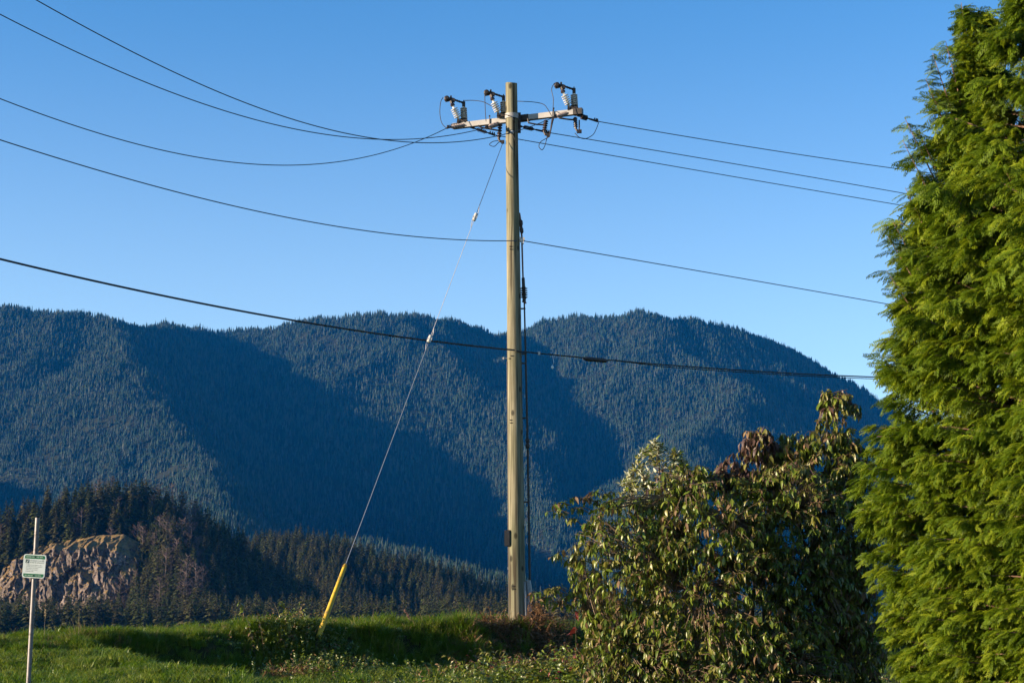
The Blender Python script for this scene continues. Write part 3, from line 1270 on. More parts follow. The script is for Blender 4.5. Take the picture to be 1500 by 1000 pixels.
def arrester(u0, v0, u1, v1, d, brk, n=5, rim=.055):
    a, b = at(u0, v0, d), at(u1, v1, d)
    o = MB().tube([at(u, v, d) for u, v in brk], .018, 6).build('arrester_bracket', darkmetal, pole)
    sheds(MB(), a, b, .03, rim, n, .06).build('arrester', brownglaze, o, True)
    MB().tube([b, b + Vector((.03, -.01, -.05)), b + Vector((.10, -.02, -.07))], [.022, .03, .026], 7).box(b + Vector((.09, -.02, -.07)), (.07, .06, .07)).build('arrester_terminal', darkmetal, o)
    return b


arrester(733, 181, 730.5, 204, 36.0, [(700, 184), (705, 187), (728, 191), (733, 191)])
arrester(800, 176, 797, 194, 35.8, [(773, 174), (774, 180), (786, 182.5), (797, 183)])
arrester(842.5, 172, 843.5, 188.5, 35.6, [(819, 173), (832, 175), (845, 176)], 5, .05)
MB().tube([at(848.5, 176, 35.6), at(848.5, 194, 35.6), at(845, 195, 35.6)], .017, 6).build('arrester_bracket', darkmetal, pole)
MB().tube([at(810, 173, 35.7), at(808, 183, 35.6), at(805, 200, 35.6), at(800, 203, 35.7)], [.03, .022, .012, .012], 6).build('arrester_bracket', darkmetal, pole)
MB().tube([at(711, 188, 35.9), at(722, 184, 35.9), at(729, 180, 36)], [.03, .045, .02], 7).build('arm_clamp', pinkish, pole)
MB().tube([at(812, 172, 35.4), at(820, 169, 35.5), at(826, 166, 35.6)], [.03, .045, .02], 7).build('arm_clamp', pinkish, pole)


def smooth_path(pts, n=8):
    pts = [Vector(p) for p in pts]
    P = [pts[0] * 2 - pts[1]] + pts + [pts[-1] * 2 - pts[-2]]
    out = []
    for i in range(1, len(P) - 2):
        for k in range(n):
            t = k / n
            a, b, c_, d = P[i - 1], P[i], P[i + 1], P[i + 2]
            out.append(0.5 * ((2 * b) + (c_ - a) * t + (2 * a - 5 * b + 4 * c_ - d) * t * t + (3 * b - a - 3 * c_ + d) * t ** 3))
    out.append(P[-2])
    return out


JUMPERS = [
    [(649, 143, 36.5), (645.5, 150, 36.45), (644.3, 165, 36.4), (647, 180, 36.3), (655, 189, 36.1)],
    [(710, 136, 36.1), (710.4, 150, 36), (711, 165, 35.9), (712, 178, 35.8)],
    [(812, 122, 35.7), (808, 131, 35.65), (810.5, 145, 35.6), (810, 160, 35.55), (809, 173, 35.4)],
    [(680, 147.5, 36.5), (694, 147.4, 36.45), (708, 149.5, 36.3), (718, 154.5, 36.2), (730, 160, 36.1)],
    [(757, 148.5, 36.3), (780, 149.6, 36.1), (796, 153, 36), (803, 161, 35.8), (808, 170, 35.5)],
    [(731, 206, 36), (722, 207.5, 35.95), (717, 212, 35.95), (724, 214.5, 35.95), (731, 208, 36)],
    [(800, 203, 35.8), (792, 208, 35.75), (789.5, 215, 35.75), (794, 219.5, 35.75), (798, 214, 35.8), (801, 203, 35.8)],
    [(842, 195, 35.6), (848, 201, 35.6), (857, 203.4, 35.65), (868, 198, 35.75), (873, 190, 35.85), (877, 179.5, 35.95)],
    [(738, 168, 35.85), (747, 170, 35.82), (753, 176, 35.8), (757, 184, 36.1)],
    [(742, 190, 35.84), (750, 196, 35.8), (755, 206, 35.82), (758, 214, 35.9)],
]
for j in JUMPERS:
    MB().tube(smooth_path([at(*q) for q in j], 6), 0.0085, 5).build('jumper_wire', blackrub, pole)

# small fittings down the shaft
for u, v in ((744.5, 196), (748, 361), (748.5, 365), (747, 525), (749.5, 521), (748.5, 615), (748.8, 619), (752, 858), (752.4, 862)):
    c, r = pole_axis(v)
    dx_ = at(u, v, PD).x - c.x
    yy = c.y - math.sqrt(max(1e-4, r * r - dx_ * dx_))
    p = at(u, v, yy)
    MB().box(p + Vector((0, -.004, 0)), (.055, .03, .016)).build('staple', darkmetal, pole)
c, r = pole_axis(197)
MB().lathe(c + Vector((0, -r - .06, 0)), c + Vector((0, -r + .02, 0)), [(0, .02), (.25, .045), (.6, .045), (.62, .03), (1, .03)], 10).build('through_bolt', steel, pole)
c, r = pole_axis(525)
MB().tube([c + Vector((-r - .10, -.02, .0)), c + Vector((-r + .03, -.02, .0))], .012, 6).box(c + Vector((-r - .08, -.02, 0)), (.025, .05, .05)).build('through_bolt', steel, pole)
for v in (335, 690, 905):
    pass
# ground wire stapled up the left of the shaft
gw = []
for v in np.linspace(530, 912, 24):
    c, r = pole_axis(v)
    gw.append(c + Vector((-r * .96 - .006, -r * .30, 0)))
MB().tube(gw, .008, 5).build('ground_wire', darkmetal, pole)
# black box low on the left side
c, r = pole_axis(788)
bx = MB().box(c + Vector((-r - .02, -.07, 0)), (.12, .15, .33)).build('junction_box', blackrub, pole)
MB().box(c + Vector((-r - .022, -.148, 0.0)), (.095, .012, .29)).build('box_lid', blackrub, bx)
c, r = pole_axis(832)
MB().box(c + Vector((-r - .005, -.03, 0)), (.02, .05, .05)).build('staple', steel, pole)


# riser cable standing off the right-hand side
def side(v, off=0.0, dd=0.0):
    c, r = pole_axis(v)
    return c + Vector((r + off, dd, 0))


rc = MB().tube([side(312, 0), side(325, .02), side(345, .045), side(400, .055), side(440, .07)], [.022, .03, .02, .018, .018], 8)
ris = rc.build('riser_cable', copper, pole)
MB().lathe(side(322, .025), side(342, .05), [(0, .02), (.1, .045), (.35, .045), (.4, .03), (.6, .03), (.65, .042), (.9, .042), (1, .02)], 10).build('cable_clamp', darkmetal, ris)
mb = MB()
for k, (du, dv) in enumerate(((0, 0), (-.05, 2), (.03, 3), (-.02, -3), (.05, -2))):
    mb.box(side(353 + dv, .03 + du, -.05 + .03 * (k % 2)), (.05, .08, .06))
mb.box(side(353, -.02, -.02), (.20, .06, .03))
mb.build('neutral_clamp', steel, ris)
sheds(MB(), side(442, .075), side(407, .06), .036, .045, 3, .3).build('cable_termination', blackrub, ris, True)
mb = MB()
for k in range(5):
    v = 422 + k * 3.2
    mb.lathe(side(v + .9, .068), side(v, .068), [(0, .03), (.3, .085), (.6, .085), (1, .03)], 14)
mb.build('rain_shed', blackrub, ris)
MB().tube([side(434, .03), side(437, .12)], .02, 6).tube([side(441, .03), side(444, .12)], .02, 6).build('bracket', copper, ris)
pipe = MB().tube([side(440, .075), side(520, .085), side(640, .095), side(760, .095), side(850, .09)], [.017, .021, .026, .026, .026], 10).build('riser_pipe', blackrub, pole)
MB().lathe(side(656, .095), side(642, .095), [(0, .03), (.1, .045), (.4, .045), (.45, .033), (.6, .033), (.65, .045), (.9, .045), (1, .03)], 12).build('pipe_coupling', darkmetal, pipe)
for v in (452, 518, 532, 612, 735):
    MB().beam(side(v, -.03), side(v, .10), .03, .03).build('standoff_bracket', darkmetal, pipe)
MB().tube([side(850, .05, -.03), side(862, .07, -.04), side(918, .06, -.05)], [.06, .062, .064], 14).build('cable_guard', plastic_grey, pole, True)
MB().tube([side(852, -.02, -.09), side(866, -.01, -.11), side(916, -.005, -.12)], [.028, .03, .03], 10).build('small_conduit', plastic_grey, pole, True)

# ================================================================== WIRES


def span(name, label, samples, x0, y0, dirx, diry, rad, m, extra, degree=3, group=None, cat='power line', start=None, bumps=()):
    """Wire through pixel samples, lying in the upright plane through (x0, y0) along (dirx, diry); runs on past the frame."""
    dl = math.hypot(dirx, diry)
    dirx, diry = dirx / dl, diry / dl
    ss, zz = [], []
    for u, v in samples:
        ray = at(u, v, 1.0) - Vector((0, 0, EYE))
        # x0 + s dx = k rx ; y0 + s dy = k
        den = dirx - ray.x * diry
        s = (ray.x * y0 - x0) / den
        y = y0 + s * diry
        ss.append(s)
        zz.append(EYE + ray.z * y)
    if start is not None:
        s0 = (start.x - x0) * dirx + (start.y - y0) * diry
        ss.append(s0)
        zz.append(start.z)
    ss, zz = np.array(ss), np.array(zz)
    wt = np.ones(len(ss))
    if start is not None:
        wt[-1] = 8
    co = np.polyfit(ss, zz, degree, w=wt)
    q2 = np.polyfit(ss, zz, 2)
    s0, s1 = ss.min(), ss.max()
    far = s1 + extra
    grid = np.concatenate([np.linspace(s0, s1, 90), np.linspace(s1, far, 30)[1:]])
    dz1 = np.polyval(np.polyder(co), s1)
    zg = np.where(grid <= s1, np.polyval(co, grid), np.polyval(co, s1) + dz1 * (grid - s1) + max(q2[0], 0.004) * (grid - s1) ** 2)
    pts = [Vector((x0 + s * dirx, y0 + s * diry, z)) for s, z in zip(grid, zg)]
    mb = MB().tube(pts, rad, 6)
    o = bpy.data.objects.new(name, None)
    base = pts[0]
    me = bpy.data.meshes.new(name)
    me.from_pydata([tuple(v - base) for v in mb.v], [], mb.f)
    me.materials.append(m)
    me.update()
    me.shade_smooth()
    o = link_mesh(name, me)
    o.location = base
    ORG[o.name] = base.copy()
    tag(o, label, cat, group)
    return o, pts


LD = (-8.2, -7.6)
W1 = [(55, 0), (133, 45), (200, 81), (267, 112), (333, 140), (400, 164), (417, 171), (483, 190), (550, 203), (617, 208.6), (650, 209.3), (683, 207.3), (723, 201.5)]
W2 = [(0, 22), (67, 53.5), (133, 86), (200, 115), (267, 142), (333, 165.5), (417, 185), (483, 196.5), (550, 203.5), (600, 204.6), (650, 201), (690, 193)]
W3 = [(0, 144), (67, 169.5), (133, 193), (200, 211.5), (267, 226.5), (333, 236), (400, 241.2), (417, 241.6), (483, 238.3), (550, 227.3), (617, 207.5)]
W4 = [(0, 205), (88, 233), (150, 251), (180, 260), (250, 278), (350, 304), (450, 324.5), (550, 340), (650, 349.3), (742, 353)]
W5 = [(0, 380), (100, 402), (200, 425), (300, 445), (400, 464), (500, 481), (630, 499), (742, 513)]
GRP = None
span('power_line', 'highest dark power line, sweeping from the top of the sky to the right crossarm end', W1, E_W1.x, E_W1.y, *LD, .0095, alum, 9, start=E_W1)
span('power_line', 'second power line from the top on the left, ending at the crossarm middle', W2, E_W2.x, E_W2.y, *LD, .0095, alum, 9, start=E_W2)
span('power_line', 'deepest sagging dark power line, rising to the left tip of the crossarm', W3, E_W3.x, E_W3.y, *LD, .0095, alum, 9, start=E_W3)
c4, r4 = pole_axis(353)
a4 = Vector((c4.x + .09, c4.y - r4 - .03, at(762, 353, c4.y - r4).z))
span('neutral_line', 'thin dark neutral wire coming from the left to the clamp halfway up the pole', W4, a4.x, a4.y, *LD, .010, alum, 9, start=a4)
c5, r5 = pole_axis(513)
a5 = Vector((c5.x, c5.y - r5 - .03, at(750, 513, c5.y - r5).z))
span('telephone_cable', 'thick black telephone cable crossing the mountain ridge left of the pole', W5, a5.x, a5.y, *LD, .019, blackrub, 9, start=a5, degree=2, cat='cable')
RD = (9.0, 5.6)
span('power_line', 'top power line on the right of the pole, running to the cedar', [(879, 179), (1000, 199), (1153, 224), (1353, 252.5)], E_R1.x, E_R1.y, *RD, .0095, alum, 24, start=E_R1, degree=2)
span('power_line', 'middle of the three power lines between the crossarm and the cedar', [(806, 195), (947, 217.5), (1153, 254), (1335, 285)], E_R2.x, E_R2.y, *RD, .0095, alum, 24, start=E_R2, degree=2)
span('power_line', 'lowest of the three power lines running from crossarm to cedar', [(760, 204.5), (947, 237), (1153, 272), (1330, 302.5)], E_R3.x, E_R3.y, *RD, .0095, alum, 24, start=E_R3, degree=2)
b4 = Vector((c4.x + r4 + .02, c4.y - .05, at(766, 353, c4.y).z))
span('neutral_line', 'thin dark neutral wire sloping down from the pole clamp to the cedar', [(770, 353.5), (947, 384), (1153, 419), (1292, 444)], b4.x, b4.y, *RD, .010, alum, 24, start=b4, degree=2)
b5 = Vector((c5.x + .05, c5.y - r5 - .02, at(754, 514.3, c5.y - r5).z))
tel, tpts = span('telephone_cable', 'thick black telephone cable with a splice case right of the pole', [(770, 516), (855, 525), (890, 528), (980, 534), (1080, 541), (1180, 547.5), (1270, 552)], b5.x, b5.y, *RD, .016, blackrub, 24, start=b5, degree=2, cat='cable')


def on_span(pts, u):
    best = min(pts, key=lambda p: abs(750 + p.x / (p.y * _c + (p.z - EYE) * _s) * FPX - u))
    return best


s0_, s1_ = on_span(tpts, 852), on_span(tpts, 891)
MB().lathe(s0_ + Vector((0, 0, -.02)), s1_ + Vector((0, 0, -.02)), [(0, .012), (.07, .035), (.16, .05), (.84, .05), (.93, .035), (1, .012)], 12).build('splice_case', blackrub, tel, True)
second = [p + Vector((0, 0, -.045 * min(1, i / 12))) for i, p in enumerate(q for q in tpts if q.x > s1_.x)]
MB().tube(second, .010, 5).build('drop_wire', blackrub, tel)
q0 = on_span(tpts, 808)
hang = MB().tube([q0, q0 + Vector((.02, -.01, -.10)), q0 + Vector((.03, -.01, -.18)), q0 + Vector((0, -.01, -.25))], .005, 5)
hg = hang.build('hanging_wire', steel, tel)
MB().lathe(q0 + Vector((0.0, -.01, -.31)), q0 + Vector((0, -.01, -.24)), [(0, .008), (.3, .028), (.7, .028), (1, .01)], 8).build('tag', mottled('white_plastic', (.6, .6, .6), (.72, .72, .7), 4, .5), hg)
q1 = on_span(tpts, 792)
MB().box(q1, (.05, .05, .07)).build('cable_clip', steel, tel)

# ================================================================== GUY WIRE
g_top = at(737.5, 207, 35.85)
g_bot = at(466, 934, 31.6)
guy = thing('guy_wire', 'thin steel guy wire slanting from the pole to a yellow guard in the grass', 'guy wire', tuple(g_bot))


def gpt(v):
    """Point on the guy at photograph row v."""
    lo, hi = 0.0, 1.0
    for _ in range(40):
        m_ = (lo + hi) / 2
        p = g_bot.lerp(g_top, m_)
        k = math.atan2(p.z - EYE, p.y)
        vv = 500 - FPX * math.tan(k - PITCH)
        if vv > v:
            lo = m_
        else:
            hi = m_
    return g_bot.lerp(g_top, lo)


guysteel = mat('bright_guy_strand', (0.25, 0.25, 0.27), 0.4, 0.5)
MB().tube([g_top, gpt(318)], .0065, 5).build('upper_strand', darkmetal, guy)
MB().tube([gpt(318), gpt(497)], .0058, 5).build('strand', steel, guy)
MB().tube([gpt(497), gpt(835)], .0065, 5).build('strand', guysteel, guy)
cream = mottled('cream_porcelain', (.36, .34, .31), (.46, .44, .40), 8, .35)
for v in (318, 496.5):
    a, b = gpt(v + 5.2), gpt(v - 5.2)
    o = MB().lathe(a, b, [(0, .022), (.05, .037), (.3, .041), (.42, .033), (.58, .033), (.7, .041), (.95, .037), (1, .022)], 12).build('strain_insulator', cream, guy, True)
    MB().tube([gpt(v - 16), gpt(v - 9) + Vector((.03, 0, 0)), gpt(v + 2) + Vector((.045, -.03, 0))], .007, 5).tube([gpt(v + 16), gpt(v + 9) + Vector((-.03, 0, 0)), gpt(v - 2) + Vector((-.045, -.03, 0))], .007, 5).build('wire_grip', steel, o)
yellow = mottled('yellow_plastic', (0.36, 0.23, 0.010), (0.48, 0.31, 0.014), 5, 0.5, c3=(0.17, 0.12, 0.03))
ga, gb = gpt(829), gpt(934)
MB().lathe(ga, gb, [(0, .028), (.01, .038), (.03, .040), (.9, .050), (.93, .048), (1, .044)], 14).build('guard', yellow, guy, True)
MB().lathe(ga + (ga - gb).normalized() * .05, ga, [(0, .02), (.5, .034), (1, .046)], 12).build('guard_cap', mat('worn_yellow', (.32, .2, .02), .6), guy)
MB().tube([gb, gb + (gb - ga).normalized() * .5], .02, 6).build('anchor_rod', darkmetal, guy)

# ================================================================== SIGN
SD = 22.0
s_top, s_low = at(55, 758, SD), at(41, 1012, SD)
s_bot = s_low + (s_low - s_top) * 0.05
s_bot.z = float(ground_z(s_low.x, SD)) - 0.05
sp = thing('sign_post', 'leaning grey metal post carrying a small green and white notice', 'sign', (s_low.x, SD, s_bot.z + .05))
postmat = mottled('grey_steel_post', (0.10, 0.093, 0.097), (0.18, 0.165, 0.17), 7, 0.5, 0.35, c3=(0.07, 0.06, 0.055))
ax = (s_top - s_low).normalized()
lowp = s_top - ax * ((s_top.z - (s_bot.z - .3)) / ax.z)
MB().tube([lowp, s_top], .029, 16).build('post', postmat, sp, True)
sc_ = at(51.3, 829, SD)
sc_.y = SD - .038
mpp = SD / 2540.0
tilt = R(3.2)
ex_ = Vector((math.cos(tilt), 0, -math.sin(tilt)))
ez_ = Vector((math.sin(tilt) * .9, 0, 1)).normalized()


def sgn(px_, py_, lift=0.0):
    """Point on the sign face, in photograph pixels right of and above its middle."""
    return sc_ + ex_ * (px_ * mpp) + ez_ * (py_ * mpp) + Vector((0, -lift, 0))


def plate(x0, y0, x1, y1, rad, z0, z1, corners=(1, 1, 1, 1), n=6):
    out = []
    cs = ((x1 - rad, y1 - rad, 0, corners[0]), (x0 + rad, y1 - rad, 1, corners[1]), (x0 + rad, y0 + rad, 2, corners[2]), (x1 - rad, y0 + rad, 3, corners[3]))
    full = ((x1, y1), (x0, y1), (x0, y0), (x1, y0))
    for cx_, cy_, k, on in cs:
        if on:
            for i in range(n + 1):
                a = math.pi / 2 * (k + i / n)
                out.append((cx_ + rad * math.cos(a), cy_ + rad * math.sin(a)))
        else:
            out.append(full[k])
    mb_ = MB()
    N_ = len(out)
    mb_.v = [sgn(x, y, z1) for x, y in out] + [sgn(x, y, z0) for x, y in out]
    mb_.f = [tuple(range(N_)), tuple(reversed(range(N_, 2 * N_)))] + [(i, N_ + i, N_ + (i + 1) % N_, (i + 1) % N_) for i in range(N_)]
    return mb_


signwhite = mottled('white_sign_enamel', (.44, .49, .48), (.54, .58, .57), 5, .45, c3=(.36, .39, .37))
signgreen = mat('green_sign_enamel', (.012, .12, .045), .4)
signdark = mat('dark_sign_print', (.05, .08, .075), .5)
panel = plate(-16.6, -17.2, 16.6, 17.2, 3.2, 0, .004).build('panel', signwhite, sp)
plate(-14.8, 10.8, 14.8, 15.8, 2.4, .0045, .0055, (1, 1, 0, 0)).build('header_band', signgreen, panel)
plate(-14.8, -15.8, 14.8, -11.0, 2.4, .0045, .0055, (0, 0, 1, 1)).build('footer_band', signgreen, panel)
plate(-13.3, 4.0, -8.0, 9.6, .3, .0045, .0055).build('emblem_field', signdark, panel)
em = MB()
em.v = [sgn(*q, .0065) for q in ((-12.2, 4.9), (-10.4, 6.8), (-9.2, 9.2), (-8.9, 8.6), (-9.6, 6.4), (-10.6, 5.0))]
em.f = [(0, 5, 4, 3, 2, 1)]
em.build('emblem_stroke', signwhite, panel)
# lettering: at this size the photograph shows only word shapes, so each letter is a small upright stroke or loop
lr = random.Random(5)


def letters(words, x, y, hgt, m, name, pitch=.92):
    mb_ = MB()
    for wl in words:
        for _ in range(wl):
            k = lr.choice((0, 1, 2, 3))
            wd_ = pitch * .62
            st = pitch * .24
            bars = [((0, 0), (st, hgt))]
            if k in (1, 2):
                bars.append(((wd_ - st, 0), (wd_, hgt * (1 if k == 1 else .7))))
            if k in (0, 2, 3):
                bars.append(((0, hgt * .8), (wd_, hgt)))
            if k in (0, 3):
                bars.append(((0, 0), (wd_, hgt * .2)))
            if k in (1, 3):
                bars.append(((0, hgt * .42), (wd_, hgt * .6)))
            for (x0, y0), (x1, y1) in bars:
                b_ = len(mb_.v)
                mb_.v += [sgn(x + x0, y + y0, .0064), sgn(x + x1, y + y0, .0064), sgn(x + x1, y + y1, .0064), sgn(x + x0, y + y1, .0064)]
                mb_.f.append((b_, b_ + 1, b_ + 2, b_ + 3))
            x += pitch
        x += pitch * .75
    return mb_.build(name, m, panel)


letters((8, 11, 5), -12.6, 12.7, 1.7, signwhite, 'header_lettering', .96)
letters((4, 4, 2, 8, 5), -12.4, -14.4, 1.5, signwhite, 'footer_lettering', .93)
letters((3, 8, 2, 4, 3), -6.4, 7.4, 1.35, signdark, 'heading_lettering', .88)
letters((2, 4, 3, 8, 2), -6.4, 4.6, 1.35, signdark, 'heading_lettering', .92)
for i, ws in enumerate(((7, 4, 3, 6, 2, 3), (2, 5, 2, 4, 4, 9), (4, 5, 2, 3, 6), (6, 4, 3, 6), (9, 5))):
    letters(ws, -12.2 + .6 * (i % 2), 1.2 - i * 2.35, 1.0, mat('grey_sign_print', (.20, .22, .23), .5), 'body_lettering', .8)
for v_ in (13.6, -13.6):
    MB().lathe(sgn(.4, v_, .012), sgn(.4, v_, -.01), [(0, .006), (.4, .011), (1, .011)], 8).build('sign_bolt', darkmetal, panel)
MB().beam(sgn(0, 14.5, -.012), sgn(0, 18.6, -.012), .02, .03).build('bracket', darkmetal, sp)
MB().beam(sgn(-.6, -14.5, -.012), sgn(-.8, -18.2, -.012), .02, .03).build('bracket', darkmetal, sp)

# ================================================================== NEAR PLANTS
def leaf_arrays(L=1.0, W=0.3, curl=0.35, fold=0.25, rows=4, seed=0):
    """A folded, arched blade along +X with its upper face towards +Z."""
    r = random.Random(seed)
    v, f = [], []
    prof = [0.12, 0.85, 1.0, 0.62, 0.03] if rows == 4 else [0.15, 1.0, 0.75, 0.04]
    n = len(prof)
    tw = r.uniform(-.25, .25)
    for i, p in enumerate(prof):
        t = i / (n - 1)
        x = L * (t - 0.12 * curl * t * t)
        z = -curl * L * t * t
        wd = W * L * 0.5 * p
        a = tw * t
        up = wd * fold
        v.append((x, -wd * math.cos(a), z + up - wd * math.sin(a)))
        v.append((x, 0, z))
        v.append((x, wd * math.cos(a), z + up + wd * math.sin(a)))
    for i in range(n - 1):
        a = i * 3
        f.append((a, a + 1, a + 4, a + 3))
        f.append((a + 1, a + 2, a + 5, a + 4))
    return np.array(v), np.array(f)


LEAFSHAPES = [leaf_arrays(1, w_, c_, fo_, 3, i) for i, (w_, c_, fo_) in enumerate(((.37, .30, .2), (.32, .5, .3), (.42, .2, .15), (.30, .75, .35)))]
stemmat = mottled('shrub_stem', (0.07, 0.045, 0.028), (0.16, 0.11, 0.07), 18, 0.85)

LC = {
    'green': leafy('shrub_leaf_green', (0.040, 0.072, 0.007), (0.095, 0.130, 0.014), .25, .38, .38),
    'olive': leafy('shrub_leaf_olive', (0.095, 0.100, 0.015), (0.175, 0.160, 0.032), .25, .38, .38),
    'bright': leafy('shrub_leaf_bright', (0.095, 0.145, 0.011), (0.165, 0.200, 0.022), .30, .40, .4),
    'purple': leafy('shrub_leaf_purple', (0.040, 0.020, 0.018), (0.090, 0.050, 0.036), .2, .45, .3),
    'red': leafy('shrub_leaf_red', (0.13, 0.018, 0.016), (0.22, 0.05, 0.03), .3, .42, .4),
    'pale': leafy('shrub_leaf_variegated', (0.28, 0.31, 0.15), (0.62, 0.62, 0.48), .3, .4, .4),
    'tan': leafy('shrub_leaf_dry', (0.11, 0.065, 0.032), (0.17, 0.11, 0.058), .2, .6, .2),
}
LEAFMESH = {}
for k_, m_ in LC.items():
    LEAFMESH[k_] = [np_mesh('leaf_' + k_, v_, f_, [m_]) for v_, f_ in LEAFSHAPES]


def rand_dir(r):
    z = r.uniform(-1, 1)
    a = r.uniform(0, 2 * math.pi)
    q = math.sqrt(1 - z * z)
    return Vector((q * math.cos(a), q * math.sin(a), z))


def rot_from(x, z):
    x = Vector(x).normalized()
    z = Vector(z)
    z = z - x * z.dot(x)
    if z.length < 1e-4:
        z = basis(x)[0]
    z.normalize()
    y = z.cross(x)
    return Matrix((x, y, z)).transposed()


def shrub(name, label, base, blobs, ntips, palette, seed, leaf=(.10, .17), per=(7, 12), droop=(.5, 1.3), extra=(), singles=300, fill=.3, stems=10, upright=0.0, twig=.5, top_palette=None, group=None, front=.72):
    """Shrub of leafy shoots: blobs are (centre, radii); every shoot ends in a drooping rosette of leaves."""
    r = random.Random(seed)
    root = thing(name, label, 'shrub', tuple(base), group)
    B = Vector(base)
    tips = []
    vol = [b[1][0] * b[1][2] for b in blobs]
    tot = sum(vol)
    tries = 0
    while len(tips) < ntips and tries < ntips * 30:
        tries += 1
        q = r.uniform(0, tot)
        for (c, rad), v_ in zip(blobs, vol):
            q -= v_
            if q <= 0:
                break
        d = rand_dir(r)
        if d.y > 0.25 and r.random() < front:
            continue
        depth = 1.0 if r.random() > fill else r.uniform(0.5, 0.95)
        p = c + Vector((d.x * rad[0], d.y * rad[1], d.z * rad[2])) * depth * r.uniform(0.9, 1.07)
        if p.z < B.z - .1:
            continue
        inside = False
        for c2, rad2 in blobs:
            e = p - c2
            if (e.x / rad2[0]) ** 2 + (e.y / rad2[1]) ** 2 + (e.z / rad2[2]) ** 2 < (0.62 if depth == 1.0 else 0.2):
                inside = True
        if inside:
            continue
        tips.append((p, (p - c).normalized(), depth))
    for p in extra:
        for k in range(4):
            q = Vector(p) + Vector((-.10 + .11 * k + r.uniform(-.04, .04), .03 * k, r.uniform(-.07, .05)))
            tips.append((q, Vector((-.9, -.3, .1)).normalized(), 1.01))
    br = MB()
    hub = [B + Vector((r.uniform(-.35, .35), r.uniform(-.3, .3), 0)) for _ in range(stems)]
    nodes = []
    for h_ in hub:
        c, rad = r.choice(blobs)
        d = rand_dir(r)
        e = c + Vector((d.x * rad[0] * .5, d.y * rad[1] * .5, abs(d.z) * rad[2] * .6))
        mid = h_.lerp(e, .5) + Vector((r.uniform(-.15, .15), r.uniform(-.15, .15), .1))
        br.tube(smooth_path([h_ - Vector((0, 0, .3)), mid, e], 4), [.028, .027, .026, .025, .022, .02, .017, .014, .010], 5, False)
        nodes += [mid, e, mid.lerp(e, .5)]
    items = []
    ztop = max(t_[0].z for t_ in tips)
    for p, d, depth in tips:
        nd = min(nodes, key=lambda q_: (q_ - p).length)
        back = (nd - p)
        if depth > 1:
            back = Vector((r.uniform(.12, .3), r.uniform(0, .1), r.uniform(-.10, .02)))
        elif back.length > twig * 1.6:
            back = back.normalized() * twig * r.uniform(.8, 1.5)
        k = p + back * .5 + Vector((0, 0, .05))
        br.tube([p + back, k, p], [.009, .007, .004], 3, False)
        sd = (p - k).normalized()
        pal = top_palette if (top_palette and p.z > ztop - top_palette[1] and r.random() < .6) else palette
        pal = pal[0] if pal is top_palette else pal
        clump = r.choice(pal)
        n = r.randint(*per)
        for i in range(n):
            a = 2 * math.pi * i / n + r.uniform(-.5, .5)
            bx, by, bz = basis(sd * .5 + Vector((0, 0, .8)))
            out = (bx * math.cos(a) + by * math.sin(a))
            dr = r.uniform(*droop)
            inner = i > n * .7
            if inner:
                dr -= .7
            dirv = out * 1.0 - Vector((0, 0, math.tan(min(1.35, max(-1.2, dr * .9)))))
            dirv += Vector((0, 0, upright * 2)) + rand_dir(r) * .45
            ln_ = r.uniform(*leaf) * (.62 if inner else 1.0)
            pos = p - sd * (r.uniform(0, .16)) + out * .012
            upv = Vector((0, 0, 1)) + out * .6 + rand_dir(r) * .7
            M = Matrix.Translation(pos) @ (rot_from(dirv, upv) @ Matrix.Diagonal((ln_, ln_ * r.uniform(.85, 1.2), ln_))).to_4x4()
            colr = clump if r.random() < .62 else r.choice(pal)
            items.append((M, colr, r.randrange(len(LEAFSHAPES)), depth))
    br.build('branches', stemmat, root)
    # the leaves that show largest are objects; the others one mesh
    cam_p = Vector((0, 0, EYE))

    def score(it):
        M = it[0]
        p = M.translation
        c = min((q[0] for q in blobs), key=lambda q_: (q_ - p).length)
        fr = ((p - c).dot((cam_p - p).normalized()))
        return -(M.to_scale().x * 4 + fr * .8 + r.uniform(0, .5) - (0 if it[3] >= 1 else 3))
    items.sort(key=score)
    inv = B
    for M, colr, sh, dp in items[:singles]:
        o = bpy.data.objects.new('leaf', LEAFMESH[colr][sh])
        COL.objects.link(o)
        o.parent = root
        M2 = M.copy()
        M2.translation = M.translation - inv
        o.matrix_local = M2
    rest_ = items[singles:]
    keys = sorted(set(i[1] for i in rest_))
    V, F, MI, off = [], [], [], 0
    for M, colr, sh, dp in rest_:
        v_, f_ = LEAFSHAPES[sh]
        a = np.array(M)
        V.append(v_ @ a[:3, :3].T + a[:3, 3] - np.array(inv))
        F.append(f_ + off)
        MI.append(np.full(len(f_), keys.index(colr)))
        off += len(v_)
    if V:
        me = np_mesh('foliage', np.vstack(V), np.vstack(F), [LC[k_] for k_ in keys], midx=np.concatenate(MI))
        o = link_mesh('foliage', me, root)
        o['kind'] = 'stuff'
    return root


def blob(u, v, d, rx_, ry_, rz_):
    return (at(u, v, d), (rx_, ry_, rz_))


def gbase(u, d):
    p = at(u, 950, d)
    return Vector((p.x, d, float(ground_z(p.x, d))))


